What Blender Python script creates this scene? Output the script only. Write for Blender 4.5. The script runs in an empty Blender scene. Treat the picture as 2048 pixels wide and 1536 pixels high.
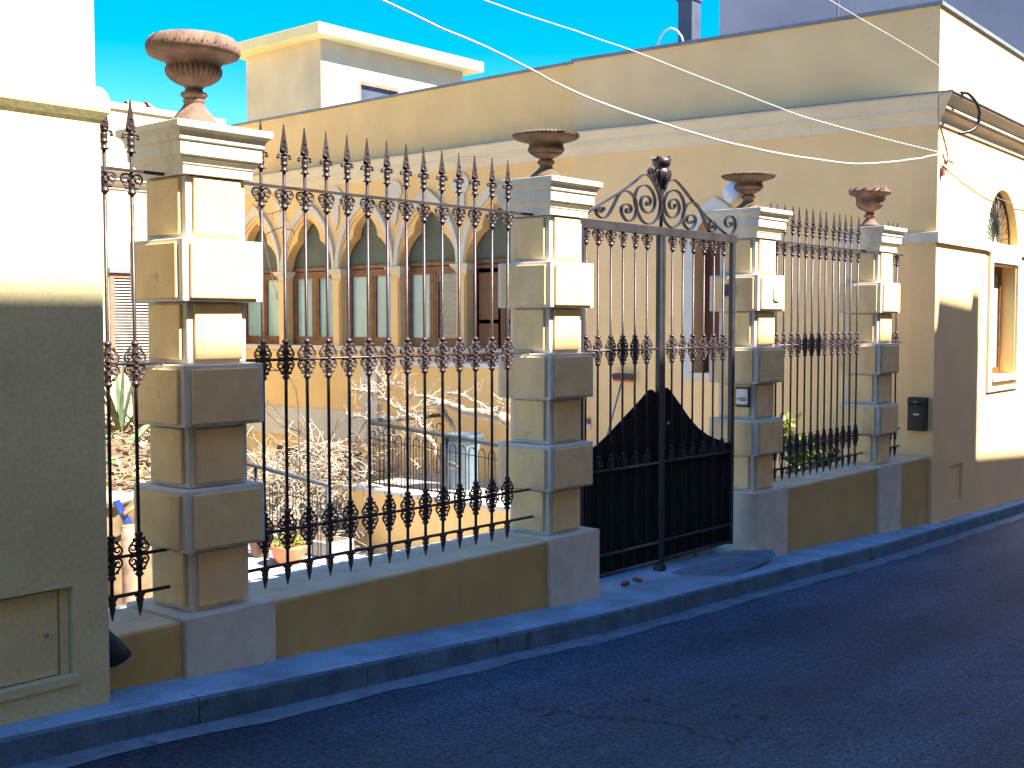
import bpy, bmesh, math, random
from mathutils import Vector, Matrix
R = math.radians
random.seed(7)
SC = bpy.context.scene
COL = SC.collection

# ------------------------------------------------------------------ camera
YAW = 41.02; PITCH = 2.938; EYE = 1.68
cd = bpy.data.cameras.new('camera')
cam = bpy.data.objects.new('camera', cd); COL.objects.link(cam)
cd.sensor_fit = 'HORIZONTAL'; cd.sensor_width = 36.0
cd.lens = 36.0 * 2338.0 / 2048.0
cd.clip_start = 0.05; cd.clip_end = 3000
cam.location = (0, 0, EYE)
cam.rotation_euler = (R(90 - PITCH), 0, R(YAW - 90) + 0)
# street runs along +X, garden is towards +Y; yaw measured so that +X lies right of the view axis
fwd = Vector((math.cos(R(YAW)) * math.cos(R(PITCH)), math.sin(R(YAW)) * math.cos(R(PITCH)), -math.sin(R(PITCH))))
cam.rotation_euler = fwd.to_track_quat('-Z', 'Y').to_euler()
SC.camera = cam

# ------------------------------------------------------------------ sky, sun, exposure
SUN_A = 14.0                      # degrees from the street normal, towards +X
sx, sy = math.sin(R(SUN_A)), -math.cos(R(SUN_A))
sz = 1.3 * math.cos(R(SUN_A))
SD = Vector((sx, sy, sz)).normalized()
W = bpy.data.worlds.new('World'); SC.world = W; W.use_nodes = True
nt = W.node_tree; nt.nodes.clear()
out = nt.nodes.new('ShaderNodeOutputWorld'); bg = nt.nodes.new('ShaderNodeBackground')
sky = nt.nodes.new('ShaderNodeTexSky'); sky.sky_type = 'NISHITA'; sky.sun_disc = False
sky.sun_elevation = math.asin(SD.z); sky.sun_rotation = math.atan2(SD.x, SD.y)
sky.altitude = 50; sky.air_density = 1.0; sky.dust_density = 0.4; sky.ozone_density = 1.5
hs = nt.nodes.new('ShaderNodeHueSaturation'); hs.inputs['Saturation'].default_value = 1.75
hs.inputs['Hue'].default_value = 0.505
nt.links.new(sky.outputs[0], hs.inputs['Color']); nt.links.new(hs.outputs[0], bg.inputs['Color'])
bg.inputs['Strength'].default_value = 0.082
nt.links.new(bg.outputs[0], out.inputs['Surface'])
ld = bpy.data.lights.new('sun', 'SUN'); ld.energy = 5.0; ld.angle = R(0.53); ld.color = (1.0, 0.92, 0.79)
sun = bpy.data.objects.new('sun', ld); COL.objects.link(sun); sun.location = (0, -10, 20)
sun.rotation_euler = SD.to_track_quat('Z', 'Y').to_euler()
SC.view_settings.view_transform = 'Standard'; SC.view_settings.look = 'None'
SC.view_settings.exposure = 2.1; SC.view_settings.gamma = 1.0

# ------------------------------------------------------------------ materials
def mat(name, col, rough=0.85, var=0.08, scale=1.6, bump=0.25, bscale=90.0, metal=0.0, stain=None, spec=0.4, streak=0.0, grain=0.35):
    m = bpy.data.materials.new(name); m.use_nodes = True
    n = m.node_tree; b = n.nodes['Principled BSDF']; L = n.links.new
    b.inputs['Roughness'].default_value = rough; b.inputs['Metallic'].default_value = metal
    b.inputs['Specular IOR Level'].default_value = spec
    tc = n.nodes.new('ShaderNodeNewGeometry')
    n1 = n.nodes.new('ShaderNodeTexNoise'); n1.inputs['Scale'].default_value = scale; n1.inputs['Detail'].default_value = 6
    L(tc.outputs['Position'], n1.inputs['Vector'])
    r1 = n.nodes.new('ShaderNodeValToRGB')
    lo = tuple(c * (1 - var * 1.4) for c in col); hi = tuple(min(1, c * (1 + var)) for c in col)
    r1.color_ramp.elements[0].position = 0.3; r1.color_ramp.elements[1].position = 0.7
    r1.color_ramp.elements[0].color = (*lo, 1); r1.color_ramp.elements[1].color = (*hi, 1)
    L(n1.outputs['Fac'], r1.inputs['Fac'])
    last = r1.outputs['Color']
    n2 = n.nodes.new('ShaderNodeTexNoise'); n2.inputs['Scale'].default_value = bscale; n2.inputs['Detail'].default_value = 4
    L(tc.outputs['Position'], n2.inputs['Vector'])
    mx = n.nodes.new('ShaderNodeMix'); mx.data_type = 'RGBA'; mx.blend_type = 'MULTIPLY'; mx.inputs['Factor'].default_value = grain
    L(last, mx.inputs['A']); 
    r2 = n.nodes.new('ShaderNodeValToRGB'); r2.color_ramp.elements[0].position = 0.25; r2.color_ramp.elements[1].position = 0.6
    r2.color_ramp.elements[0].color = (0.62, 0.62, 0.62, 1)
    L(n2.outputs['Fac'], r2.inputs['Fac']); L(r2.outputs['Color'], mx.inputs['B']); last = mx.outputs['Result']
    if streak > 0:
        mp = n.nodes.new('ShaderNodeMapping'); mp.inputs['Scale'].default_value = (14, 14, 0.7)
        L(tc.outputs['Position'], mp.inputs['Vector'])
        ns = n.nodes.new('ShaderNodeTexNoise'); ns.inputs['Scale'].default_value = 1.0; ns.inputs['Detail'].default_value = 3
        L(mp.outputs[0], ns.inputs['Vector'])
        rs = n.nodes.new('ShaderNodeValToRGB'); rs.color_ramp.elements[0].position = 0.56; rs.color_ramp.elements[1].position = 0.72
        rs.color_ramp.elements[0].color = (0, 0, 0, 1); L(ns.outputs['Fac'], rs.inputs['Fac'])
        mu = n.nodes.new('ShaderNodeMath'); mu.operation = 'MULTIPLY'; mu.inputs[1].default_value = streak
        L(rs.outputs['Color'], mu.inputs[0])
        ms = n.nodes.new('ShaderNodeMix'); ms.data_type = 'RGBA'
        L(mu.outputs[0], ms.inputs['Factor']); L(last, ms.inputs['A']); ms.inputs['B'].default_value = (col[0]*.45, col[1]*.42, col[2]*.4, 1)
        last = ms.outputs['Result']
    if stain:
        n3 = n.nodes.new('ShaderNodeTexNoise'); n3.inputs['Scale'].default_value = stain[1]; n3.inputs['Detail'].default_value = 8
        L(tc.outputs['Position'], n3.inputs['Vector'])
        r3 = n.nodes.new('ShaderNodeValToRGB'); r3.color_ramp.elements[0].position = stain[2]; r3.color_ramp.elements[1].position = stain[2] + 0.12
        r3.color_ramp.elements[0].color = (0, 0, 0, 1)
        L(n3.outputs['Fac'], r3.inputs['Fac'])
        m3 = n.nodes.new('ShaderNodeMix'); m3.data_type = 'RGBA'; L(r3.outputs['Color'], m3.inputs['Factor'])
        L(last, m3.inputs['A']); m3.inputs['B'].default_value = (*stain[0], 1); last = m3.outputs['Result']
    L(last, b.inputs['Base Color'])
    if bump > 0:
        bp = n.nodes.new('ShaderNodeBump'); bp.inputs['Strength'].default_value = bump; bp.inputs['Distance'].default_value = 0.004
        L(n2.outputs['Fac'], bp.inputs['Height']); L(bp.outputs[0], b.inputs['Normal'])
    return m

M = {}
M['wall_far'] = mat('yellow plaster', (0.91, 0.59, 0.24), var=0.05, streak=0.03)
M['wall_near'] = mat('tan plaster', (0.90, 0.615, 0.30), var=0.05, streak=0.03)
M['housecream'] = mat('left house plaster', (0.66, 0.58, 0.32), var=0.08, scale=2.2, bump=0.25, bscale=45, streak=0.10, grain=0.45)
M['tower'] = mat('tower plaster', (0.58, 0.46, 0.30), streak=0.1)
M['trim'] = mat('pale plaster trim', (0.72, 0.64, 0.50), var=0.05, streak=0.1)
M['cream'] = mat('cream plaster', (0.74, 0.62, 0.33), streak=0.08)
M['panel'] = mat('rusticated plaster', (0.83, 0.58, 0.28), var=0.09, scale=5, streak=0.1, stain=((0.42, 0.33, 0.2), 9, 0.68))
M['core'] = mat('smooth grey render', (0.66, 0.63, 0.56), var=0.06, scale=6)
M['cap'] = mat('pale cap render', (0.70, 0.64, 0.50), var=0.06, scale=5, streak=0.25)
M['base'] = mat('grey stone block', (0.64, 0.58, 0.46), var=0.1, scale=7, bump=0.35, stain=((0.28, 0.27, 0.24), 4, 0.66))
M['lowwall'] = mat('ochre render', (0.56, 0.375, 0.13), var=0.1, scale=3, streak=0.15)
M['lowtop'] = mat('weathered sky-lit wall top', (0.64, 0.54, 0.36), var=0.12, scale=6, stain=((0.36, 0.2, 0.1), 7, 0.64))  # paler than the wall face: skylight put into the colour, plus rust stains
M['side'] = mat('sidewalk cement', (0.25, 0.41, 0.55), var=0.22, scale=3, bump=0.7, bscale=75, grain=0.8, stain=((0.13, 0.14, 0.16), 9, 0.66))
M['kerb'] = mat('shaded kerb face', (0.095, 0.175, 0.25), var=0.25, scale=4, bump=0.8, bscale=55, grain=0.8, stain=((0.06, 0.065, 0.07), 5, 0.62))  # front face only: same cement as the top, its shade put into the colour
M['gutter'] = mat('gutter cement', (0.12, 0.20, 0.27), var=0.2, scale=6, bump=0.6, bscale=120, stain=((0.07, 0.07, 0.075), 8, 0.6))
M['iron'] = mat('black wrought iron', (0.05, 0.034, 0.036), rough=0.42, var=0.3, scale=18, bump=0.3, bscale=60, metal=0.35, spec=0.6, stain=((0.09, 0.045, 0.03), 26, 0.64))
M['iron_flat'] = mat('dark painted steel', (0.04, 0.038, 0.044), rough=0.42, var=0.25, scale=9, bump=0.15, bscale=40, metal=0.2, stain=((0.07, 0.045, 0.035), 14, 0.66))
M['sheet'] = mat('black sheet metal', (0.004, 0.0045, 0.0025), rough=0.85, var=0.3, scale=5, bump=0.1, bscale=20)
M['terra'] = mat('terracotta', (0.19, 0.115, 0.085), rough=0.8, var=0.25, scale=14, bump=0.6, bscale=70, stain=((0.17, 0.12, 0.09), 9, 0.58))
M['terra_pink'] = mat('pale pink terracotta', (0.30, 0.17, 0.125), rough=0.8, var=0.2, scale=12, bump=0.5, bscale=70, stain=((0.24, 0.16, 0.12), 8, 0.6))
M['terra_far'] = mat('dirty brown pink terracotta', (0.18, 0.10, 0.075), rough=0.85, var=0.35, scale=14, bump=0.8, bscale=60, stain=((0.30, 0.22, 0.18), 12, 0.62))
M['terra_dark'] = mat('weathered brown terracotta', (0.12, 0.075, 0.05), rough=0.85, var=0.3, scale=12, bump=0.8, bscale=60, stain=((0.17, 0.14, 0.09), 9, 0.62))
M['wood'] = mat('brown varnished wood', (0.20, 0.075, 0.03), rough=0.45, var=0.25, scale=9, bump=0.15, bscale=30)
M['door'] = mat('red brown door wood', (0.15, 0.045, 0.02), rough=0.45, var=0.2, scale=6, bump=0.15, bscale=30)
M['curtain'] = mat('curtained window glass', (0.33, 0.50, 0.46), rough=0.12, var=0.12, scale=2.5, bump=0.0, spec=0.7, streak=0.35)  # dark streaks paint the shading of the curtain folds
M['darkglass'] = mat('window glass with dark blind', (0.10, 0.14, 0.13), rough=0.08, var=0.3, scale=3, bump=0.0, spec=0.9)
M['tymp'] = mat('grey green panel', (0.14, 0.16, 0.115), rough=0.75, var=0.12, scale=2, bump=0.05, spec=0.15)
M['lead'] = mat('grey lead flashing', (0.19, 0.23, 0.27), rough=0.6, var=0.15, scale=3)
M['greybld'] = mat('lilac grey render', (0.42, 0.35, 0.37), var=0.12, scale=0.7, streak=0.12)
M['pipe'] = mat('dark grey flue metal', (0.07, 0.08, 0.12), rough=0.5, var=0.15, scale=4, bump=0.1)
M['white'] = mat('white plastic', (0.7, 0.7, 0.68), rough=0.4, var=0.05, bump=0.05)
M['cable'] = mat('white cable sheath', (0.62, 0.62, 0.6), rough=0.5, var=0.1, bump=0.05)
M['black'] = mat('black plastic', (0.02, 0.02, 0.024), rough=0.35, var=0.2, scale=8, bump=0.05)
M['rubber'] = mat('dull black plastic', (0.03, 0.033, 0.04), rough=0.5, var=0.2, scale=8, bump=0.05)
M['rail'] = mat('blue grey painted rail', (0.045, 0.06, 0.075), rough=0.4, var=0.15, scale=8, bump=0.1)
M['bindark'] = mat('darker bin rim', (0.06, 0.09, 0.13), rough=0.45, var=0.1)
M['binblue'] = mat('grey blue plastic bin', (0.19, 0.27, 0.35), rough=0.45, var=0.08, scale=4, bump=0.05)
M['dead'] = mat('bleached dead wood', (0.42, 0.33, 0.25), rough=0.9, var=0.25, scale=14, bump=0.6, bscale=60, stain=((0.30, 0.19, 0.12), 7, 0.58))
M['twig'] = mat('pale dry twigs', (0.50, 0.42, 0.33), rough=0.9, var=0.3, scale=9, bump=0.2)
M['dark_twig'] = mat('dark bare twigs', (0.12, 0.08, 0.06), rough=0.9, var=0.2, scale=9, bump=0.2)
M['leaf'] = mat('green leaves', (0.10, 0.17, 0.035), rough=0.5, var=0.5, scale=7, bump=0.0)
M['leaf_y'] = mat('yellow green leaves', (0.24, 0.28, 0.04), rough=0.5, var=0.35, scale=9, bump=0.0)
M['agave'] = mat('blue green succulent', (0.12, 0.17, 0.09), rough=0.5, var=0.3, scale=5, bump=0.05)
M['litter'] = mat('dry brown leaves', (0.34, 0.21, 0.10), rough=0.9, var=0.6, scale=13, bump=0.2)
M['soil'] = mat('brown garden soil', (0.16, 0.11, 0.07), rough=0.95, var=0.4, scale=6, bump=1.0, bscale=30)
M['rock'] = mat('rough brown stone', (0.19, 0.13, 0.07), rough=0.9, var=0.35, scale=5, bump=1.0, bscale=14)
M['rocktop'] = mat('pale rock coping', (0.45, 0.40, 0.34), rough=0.9, var=0.25, scale=5, bump=0.8, bscale=20)
M['conc'] = mat('concrete', (0.42, 0.40, 0.37), var=0.15, scale=4, bump=0.4)
M['blue'] = mat('blue painted metal', (0.03, 0.09, 0.42), rough=0.4, var=0.1)
M['lightwood'] = mat('raw cut timber', (0.50, 0.30, 0.14), rough=0.8, var=0.25, scale=12)
M['opp'] = mat('cream street front', (0.40, 0.32, 0.19), var=0.1)
M['brick'] = mat('red brick', (0.20, 0.08, 0.06), rough=0.9, var=0.3, scale=12, bump=0.6)
M['red'] = mat('red broom plastic', (0.50, 0.06, 0.04), rough=0.5)
M['ply'] = mat('dark worn ramp board', (0.20, 0.23, 0.28), rough=0.7, var=0.25, scale=5, bump=0.4, bscale=50)
M['globe'] = mat('frosted lamp glass', (0.55, 0.63, 0.72), rough=0.15, var=0.03, bump=0.0)
M['dark'] = mat('dark void', (0.015, 0.014, 0.013), rough=0.9)
M['vent'] = mat('rusty brown vent', (0.14, 0.06, 0.035), rough=0.7, var=0.3)
M['silver'] = mat('brushed aluminium', (0.40, 0.40, 0.43), rough=0.35, metal=0.7, var=0.1)

def paving():
    m = mat('pale stone paving', (0.60, 0.57, 0.52), var=0.08, scale=3)
    n = m.node_tree; b = n.nodes['Principled BSDF']; L = n.links.new
    src = b.inputs['Base Color'].links[0].from_socket
    tc = n.nodes.new('ShaderNodeTexCoord'); mp = n.nodes.new('ShaderNodeMapping')
    mp.inputs['Scale'].default_value = (1, 1, 1); L(tc.outputs['Object'], mp.inputs['Vector'])
    br = n.nodes.new('ShaderNodeTexBrick'); br.inputs['Scale'].default_value = 1.0
    br.inputs['Brick Width'].default_value = 0.6; br.inputs['Row Height'].default_value = 0.3
    br.inputs['Mortar Size'].default_value = 0.012; br.offset = 0.0
    br.inputs['Color1'].default_value = (1, 1, 1, 1); br.inputs['Color2'].default_value = (0.9, 0.9, 0.9, 1)
    br.inputs['Mortar'].default_value = (0.3, 0.3, 0.3, 1)
    L(mp.outputs[0], br.inputs['Vector'])
    mx = n.nodes.new('ShaderNodeMix'); mx.data_type = 'RGBA'; mx.blend_type = 'MULTIPLY'; mx.inputs['Factor'].default_value = 1
    L(src, mx.inputs['A']); L(br.outputs['Color'], mx.inputs['B']); L(mx.outputs['Result'], b.inputs['Base Color'])
    return m
M['paving'] = paving()

def asphalt():
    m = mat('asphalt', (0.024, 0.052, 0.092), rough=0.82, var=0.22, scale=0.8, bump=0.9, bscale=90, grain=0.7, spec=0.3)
    n = m.node_tree; b = n.nodes['Principled BSDF']; L = n.links.new
    src = b.inputs['Base Color'].links[0].from_socket
    tc = n.nodes.new('ShaderNodeTexCoord')
    # aggregate speckle
    sp = n.nodes.new('ShaderNodeTexNoise'); sp.inputs['Scale'].default_value = 55; sp.inputs['Detail'].default_value = 3
    L(tc.outputs['Object'], sp.inputs['Vector'])
    rp = n.nodes.new('ShaderNodeValToRGB'); rp.color_ramp.elements[0].position = 0.35; rp.color_ramp.elements[1].position = 0.72
    rp.color_ramp.elements[0].color = (0.42, 0.42, 0.42, 1); rp.color_ramp.elements[1].color = (2.3, 2.3, 2.3, 1)
    L(sp.outputs['Fac'], rp.inputs['Fac'])
    mx = n.nodes.new('ShaderNodeMix'); mx.data_type = 'RGBA'; mx.blend_type = 'MULTIPLY'; mx.inputs['Factor'].default_value = 1
    L(src, mx.inputs['A']); L(rp.outputs['Color'], mx.inputs['B'])
    # dark pits, clustered along the lane
    vo = n.nodes.new('ShaderNodeTexVoronoi'); vo.inputs['Scale'].default_value = 5.5
    mpv = n.nodes.new('ShaderNodeMapping'); mpv.inputs['Scale'].default_value = (0.6, 1.6, 1); L(tc.outputs['Object'], mpv.inputs['Vector'])
    wn = n.nodes.new('ShaderNodeTexNoise'); wn.inputs['Scale'].default_value = 9; L(tc.outputs['Object'], wn.inputs['Vector'])
    av = n.nodes.new('ShaderNodeMix'); av.data_type = 'RGBA'; av.inputs['Factor'].default_value = 0.12
    L(mpv.outputs[0], av.inputs['A']); L(wn.outputs['Color'], av.inputs['B']); L(av.outputs['Result'], vo.inputs['Vector'])
    rv = n.nodes.new('ShaderNodeValToRGB'); rv.color_ramp.elements[0].position = 0.10; rv.color_ramp.elements[1].position = 0.16
    rv.color_ramp.elements[0].color = (1, 1, 1, 1); rv.color_ramp.elements[1].color = (0, 0, 0, 1)
    L(vo.outputs['Distance'], rv.inputs['Fac'])
    nm = n.nodes.new('ShaderNodeTexNoise'); nm.inputs['Scale'].default_value = 0.7; L(tc.outputs['Object'], nm.inputs['Vector'])
    rm = n.nodes.new('ShaderNodeValToRGB'); rm.color_ramp.elements[0].position = 0.52; rm.color_ramp.elements[1].position = 0.6
    L(nm.outputs['Fac'], rm.inputs['Fac'])
    mm = n.nodes.new('ShaderNodeMath'); mm.operation = 'MULTIPLY'; L(rv.outputs['Color'], mm.inputs[0]); L(rm.outputs['Color'], mm.inputs[1])
    m2 = n.nodes.new('ShaderNodeMix'); m2.data_type = 'RGBA'; L(mm.outputs[0], m2.inputs['Factor'])
    L(mx.outputs['Result'], m2.inputs['A']); m2.inputs['B'].default_value = (0.008, 0.008, 0.009, 1)
    # long worn bands along the street, patches and hairline cracks
    mb_ = n.nodes.new('ShaderNodeMapping'); mb_.inputs['Scale'].default_value = (0.10, 1.3, 1); L(tc.outputs['Object'], mb_.inputs['Vector'])
    nb = n.nodes.new('ShaderNodeTexNoise'); nb.inputs['Scale'].default_value = 1.0; nb.inputs['Detail'].default_value = 4; L(mb_.outputs[0], nb.inputs['Vector'])
    rb = n.nodes.new('ShaderNodeValToRGB'); rb.color_ramp.elements[0].position = 0.36; rb.color_ramp.elements[1].position = 0.64
    rb.color_ramp.elements[0].color = (0.66, 0.66, 0.66, 1); rb.color_ramp.elements[1].color = (1.4, 1.4, 1.4, 1); L(nb.outputs['Fac'], rb.inputs['Fac'])
    m3 = n.nodes.new('ShaderNodeMix'); m3.data_type = 'RGBA'; m3.blend_type = 'MULTIPLY'; m3.inputs['Factor'].default_value = 1
    L(m2.outputs['Result'], m3.inputs['A']); L(rb.outputs['Color'], m3.inputs['B'])
    vc = n.nodes.new('ShaderNodeTexVoronoi'); vc.feature = 'DISTANCE_TO_EDGE'; vc.inputs['Scale'].default_value = 0.75
    a2 = n.nodes.new('ShaderNodeMix'); a2.data_type = 'RGBA'; a2.inputs['Factor'].default_value = 0.22
    w2 = n.nodes.new('ShaderNodeTexNoise'); w2.inputs['Scale'].default_value = 2.5; w2.inputs['Detail'].default_value = 5; L(tc.outputs['Object'], w2.inputs['Vector'])
    L(tc.outputs['Object'], a2.inputs['A']); L(w2.outputs['Color'], a2.inputs['B']); L(a2.outputs['Result'], vc.inputs['Vector'])
    rc = n.nodes.new('ShaderNodeValToRGB'); rc.color_ramp.elements[0].position = 0.0; rc.color_ramp.elements[1].position = 0.007
    rc.color_ramp.elements[0].color = (1, 1, 1, 1); rc.color_ramp.elements[1].color = (0, 0, 0, 1); L(vc.outputs['Distance'], rc.inputs['Fac'])
    nk = n.nodes.new('ShaderNodeTexNoise'); nk.inputs['Scale'].default_value = 0.5; L(tc.outputs['Object'], nk.inputs['Vector'])
    rk = n.nodes.new('ShaderNodeValToRGB'); rk.color_ramp.elements[0].position = 0.5; rk.color_ramp.elements[1].position = 0.6; L(nk.outputs['Fac'], rk.inputs['Fac'])
    mk = n.nodes.new('ShaderNodeMath'); mk.operation = 'MULTIPLY'; L(rc.outputs['Color'], mk.inputs[0]); L(rk.outputs['Color'], mk.inputs[1])
    mq = n.nodes.new('ShaderNodeMath'); mq.operation = 'MULTIPLY'; mq.inputs[1].default_value = 0.7; L(mk.outputs[0], mq.inputs[0])
    m4 = n.nodes.new('ShaderNodeMix'); m4.data_type = 'RGBA'; L(mq.outputs[0], m4.inputs['Factor'])
    L(m3.outputs['Result'], m4.inputs['A']); m4.inputs['B'].default_value = (0.008, 0.009, 0.01, 1)
    L(m4.outputs['Result'], b.inputs['Base Color'])
    return m
M['asphalt'] = asphalt()

# ------------------------------------------------------------------ mesh helpers
class MB:
    def __init__(s): s.v = []; s.f = []; s.sm = []; s.mi = []; s.cur = 0
    def add(s, vs, fs, smooth=False):
        o = len(s.v); s.v += [tuple(p) for p in vs]
        for f in fs: s.f.append([i + o for i in f]); s.sm.append(smooth); s.mi.append(s.cur)
        return s
    def box(s, x0, x1, y0, y1, z0, z1):
        return s.add([(x0,y0,z0),(x1,y0,z0),(x1,y1,z0),(x0,y1,z0),(x0,y0,z1),(x1,y0,z1),(x1,y1,z1),(x0,y1,z1)],
                     [(0,3,2,1),(4,5,6,7),(0,1,5,4),(1,2,6,5),(2,3,7,6),(3,0,4,7)])
    def lathe(s, prof, c=(0,0,0), seg=24, smooth=True, lobes=None, caps=True):
        vs = []; fs = []
        for k, (r, z) in enumerate(prof):
            for i in range(seg):
                a = 2*math.pi*i/seg; rr = r
                if lobes and lobes[0] <= k <= lobes[1]: rr = r*(1 + lobes[3]*abs(math.sin(lobes[2]*a/2)) - lobes[3])
                vs.append((c[0]+rr*math.cos(a), c[1]+rr*math.sin(a), c[2]+z))
        for k in range(len(prof)-1):
            for i in range(seg):
                j = (i+1) % seg
                fs.append((k*seg+i, k*seg+j, (k+1)*seg+j, (k+1)*seg+i))
        if caps:
            fs.append(tuple(reversed(range(seg)))); fs.append(tuple(range((len(prof)-1)*seg, len(prof)*seg)))
        return s.add(vs, fs, smooth)
    def tube(s, pts, r, seg=6, smooth=True, flat=None):
        """r number or list; flat=(w,h,up) gives a strap section"""
        P = [Vector(p) for p in pts]; n = len(P); vs = []; fs = []
        up = None
        for k in range(n):
            d = (P[min(k+1,n-1)] - P[max(k-1,0)])
            if d.length < 1e-9: d = Vector((0,0,1))
            d.normalize()
            if flat:
                a = Vector(flat[2]); b = d.cross(a).normalized(); w, h = flat[0]/2, flat[1]/2
                for (i, j) in ((-1,-1),(1,-1),(1,1),(-1,1)): vs.append(P[k] + a*w*i + b*h*j)
            else:
                if up is None: up = Vector((0,0,1)) if abs(d.z) < 0.9 else Vector((1,0,0))
                a = (up - d*up.dot(d))
                if a.length < 1e-5: a = d.orthogonal()
                a.normalize(); up = a; b = d.cross(a)
                rr = r[k] if isinstance(r, (list, tuple)) else r
                for i in range(seg):
                    t = 2*math.pi*i/seg; vs.append(P[k] + (a*math.cos(t) + b*math.sin(t))*rr)
        m = 4 if flat else seg
        for k in range(n-1):
            for i in range(m):
                j = (i+1) % m; fs.append((k*m+i, k*m+j, (k+1)*m+j, (k+1)*m+i))
        fs.append(tuple(reversed(range(m)))); fs.append(tuple(range((n-1)*m, n*m)))
        return s.add(vs, fs, smooth and not flat)
    def sphere(s, c, r, seg=8, sc=(1,1,1)):
        prof = []; n = 6
        vs = []; fs = []
        for k in range(n+1):
            t = math.pi*k/n
            for i in range(seg):
                a = 2*math.pi*i/seg
                vs.append((c[0]+r*sc[0]*math.sin(t)*math.cos(a), c[1]+r*sc[1]*math.sin(t)*math.sin(a), c[2]-r*sc[2]*math.cos(t)))
        for k in range(n):
            for i in range(seg):
                j=(i+1)%seg; fs.append((k*seg+i,k*seg+j,(k+1)*seg+j,(k+1)*seg+i))
        return s.add(vs, fs, True)
    def prism(s, poly, axis, a, b):
        """poly of 2D points extruded along axis from a to b (axis 'x': (y,z), 'y': (x,z), 'z': (x,y))"""
        def P(p, t): return {'x': (t,p[0],p[1]), 'y': (p[0],t,p[1]), 'z': (p[0],p[1],t)}[axis]
        n = len(poly); vs = [P(p,a) for p in poly] + [P(p,b) for p in poly]
        fs = [tuple(range(n)), tuple(reversed(range(n,2*n)))] + [(i,(i+1)%n,n+(i+1)%n,n+i)[::-1] for i in range(n)]
        return s.add(vs, fs)
    def sweep(s, path, prof, closed=False):
        """profile (out, z) swept along a horizontal path of (x,y,dz); out is to the right of travel"""
        n = len(path); vs = []; fs = []; m = len(prof)
        for k in range(n):
            p = Vector(path[k][:2])
            def nrm(i, j):
                d = (Vector(path[j][:2]) - Vector(path[i][:2])).normalized(); return Vector((d.y, -d.x))
            if closed: a, b = nrm((k-1) % n, k), nrm(k, (k+1) % n)
            else: a = nrm(k-1, k) if k > 0 else nrm(0, 1); b = nrm(k, k+1) if k < n-1 else a
            q = (a+b); q = q / max(0.2, q.length**2) * 2
            for (o, z) in prof: vs.append((p.x+q.x*o, p.y+q.y*o, z+path[k][2]))
        K = n if closed else n-1
        for k in range(K):
            k2 = (k+1) % n
            for i in range(m):
                j = (i+1) % m; fs.append((k*m+i, k2*m+i, k2*m+j, k*m+j))
        if not closed: fs.append(tuple(range(m))); fs.append(tuple(reversed(range((n-1)*m, n*m))))
        return s.add(vs, fs)
    def mesh(s, name, mats, off=(0,0,0), fix=True):
        me = bpy.data.meshes.new(name)
        me.from_pydata([(p[0]-off[0], p[1]-off[1], p[2]-off[2]) for p in s.v], [], s.f)
        me.polygons.foreach_set('use_smooth', s.sm); me.polygons.foreach_set('material_index', s.mi)
        for m in (mats if isinstance(mats, list) else [mats]): me.materials.append(m)
        if fix:
            bm = bmesh.new(); bm.from_mesh(me); bmesh.ops.recalc_face_normals(bm, faces=bm.faces); bm.to_mesh(me); bm.free()
        me.update(); return me
    def build(s, name, mats, parent=None, loc=None, bevel=0, fix=True):
        off = (0,0,0)
        if parent is not None and loc is None:
            p = parent; off = Vector((0,0,0))
            while p is not None: off = off + p.location; p = p.parent
        o = bpy.data.objects.new(name, s.mesh(name, mats, off, fix)); COL.objects.link(o)
        if parent is not None: o.parent = parent
        if loc is not None: o.location = loc
        if bevel:
            md = o.modifiers.new('bevel', 'BEVEL'); md.width = bevel; md.segments = 2; md.limit_method = 'ANGLE'; md.angle_limit = R(40)
        return o

def tag(o, label=None, cat=None, group=None, kind=None):
    if label: o['label'] = label
    if cat: o['category'] = cat
    if group: o['group'] = group
    if kind: o['kind'] = kind
    return o
def thing(name, loc, label, cat, group=None):
    o = bpy.data.objects.new(name, None); COL.objects.link(o); o.location = loc; o.empty_display_size = 0.2
    return tag(o, label, cat, group)
def copy_tree(o, parent=None):
    c = o.copy(); COL.objects.link(c); c.parent = parent
    for ch in [x for x in bpy.data.objects if x.parent == o]: copy_tree(ch, c)
    return c
def holed(name, outer, holes, thick, mtx, material, parent, front=0.0):
    """flat wall with holes: outer/holes are lists of (u,v); extruded from w=front to w=front+thick"""
    cu = bpy.data.curves.new('tmp', 'CURVE'); cu.dimensions = '2D'; cu.fill_mode = 'BOTH'; cu.extrude = thick/2
    for pl in [outer] + holes:
        sp = cu.splines.new('POLY'); sp.points.add(len(pl)-1)
        for i, p in enumerate(pl): sp.points[i].co = (p[0], p[1], 0, 1)
        sp.use_cyclic_u = True
    ob = bpy.data.objects.new('tmp', cu); COL.objects.link(ob)
    dg = bpy.context.evaluated_depsgraph_get(); dg.update()
    me = bpy.data.meshes.new_from_object(ob.evaluated_get(dg)); bpy.data.objects.remove(ob); bpy.data.curves.remove(cu)
    me.name = name; me.transform(Matrix.Translation((0,0,front+thick/2))); me.transform(mtx)
    if parent is not None: me.transform(Matrix.Translation(-parent.location))
    me.materials.clear(); me.materials.append(material)
    bm = bmesh.new(); bm.from_mesh(me); bmesh.ops.remove_doubles(bm, verts=bm.verts, dist=1e-5); bmesh.ops.recalc_face_normals(bm, faces=bm.faces); bm.to_mesh(me); bm.free()
    for p in me.polygons: p.use_smooth = False
    o = bpy.data.objects.new(name, me); COL.objects.link(o)
    if parent is not None: o.parent = parent
    return o
def mtx_xwall(x0):      # (u,v,w) -> X=x0+w, Y=u, Z=v   (wall facing -X)
    return Matrix(((0,0,1,x0),(1,0,0,0),(0,1,0,0),(0,0,0,1)))
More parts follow.
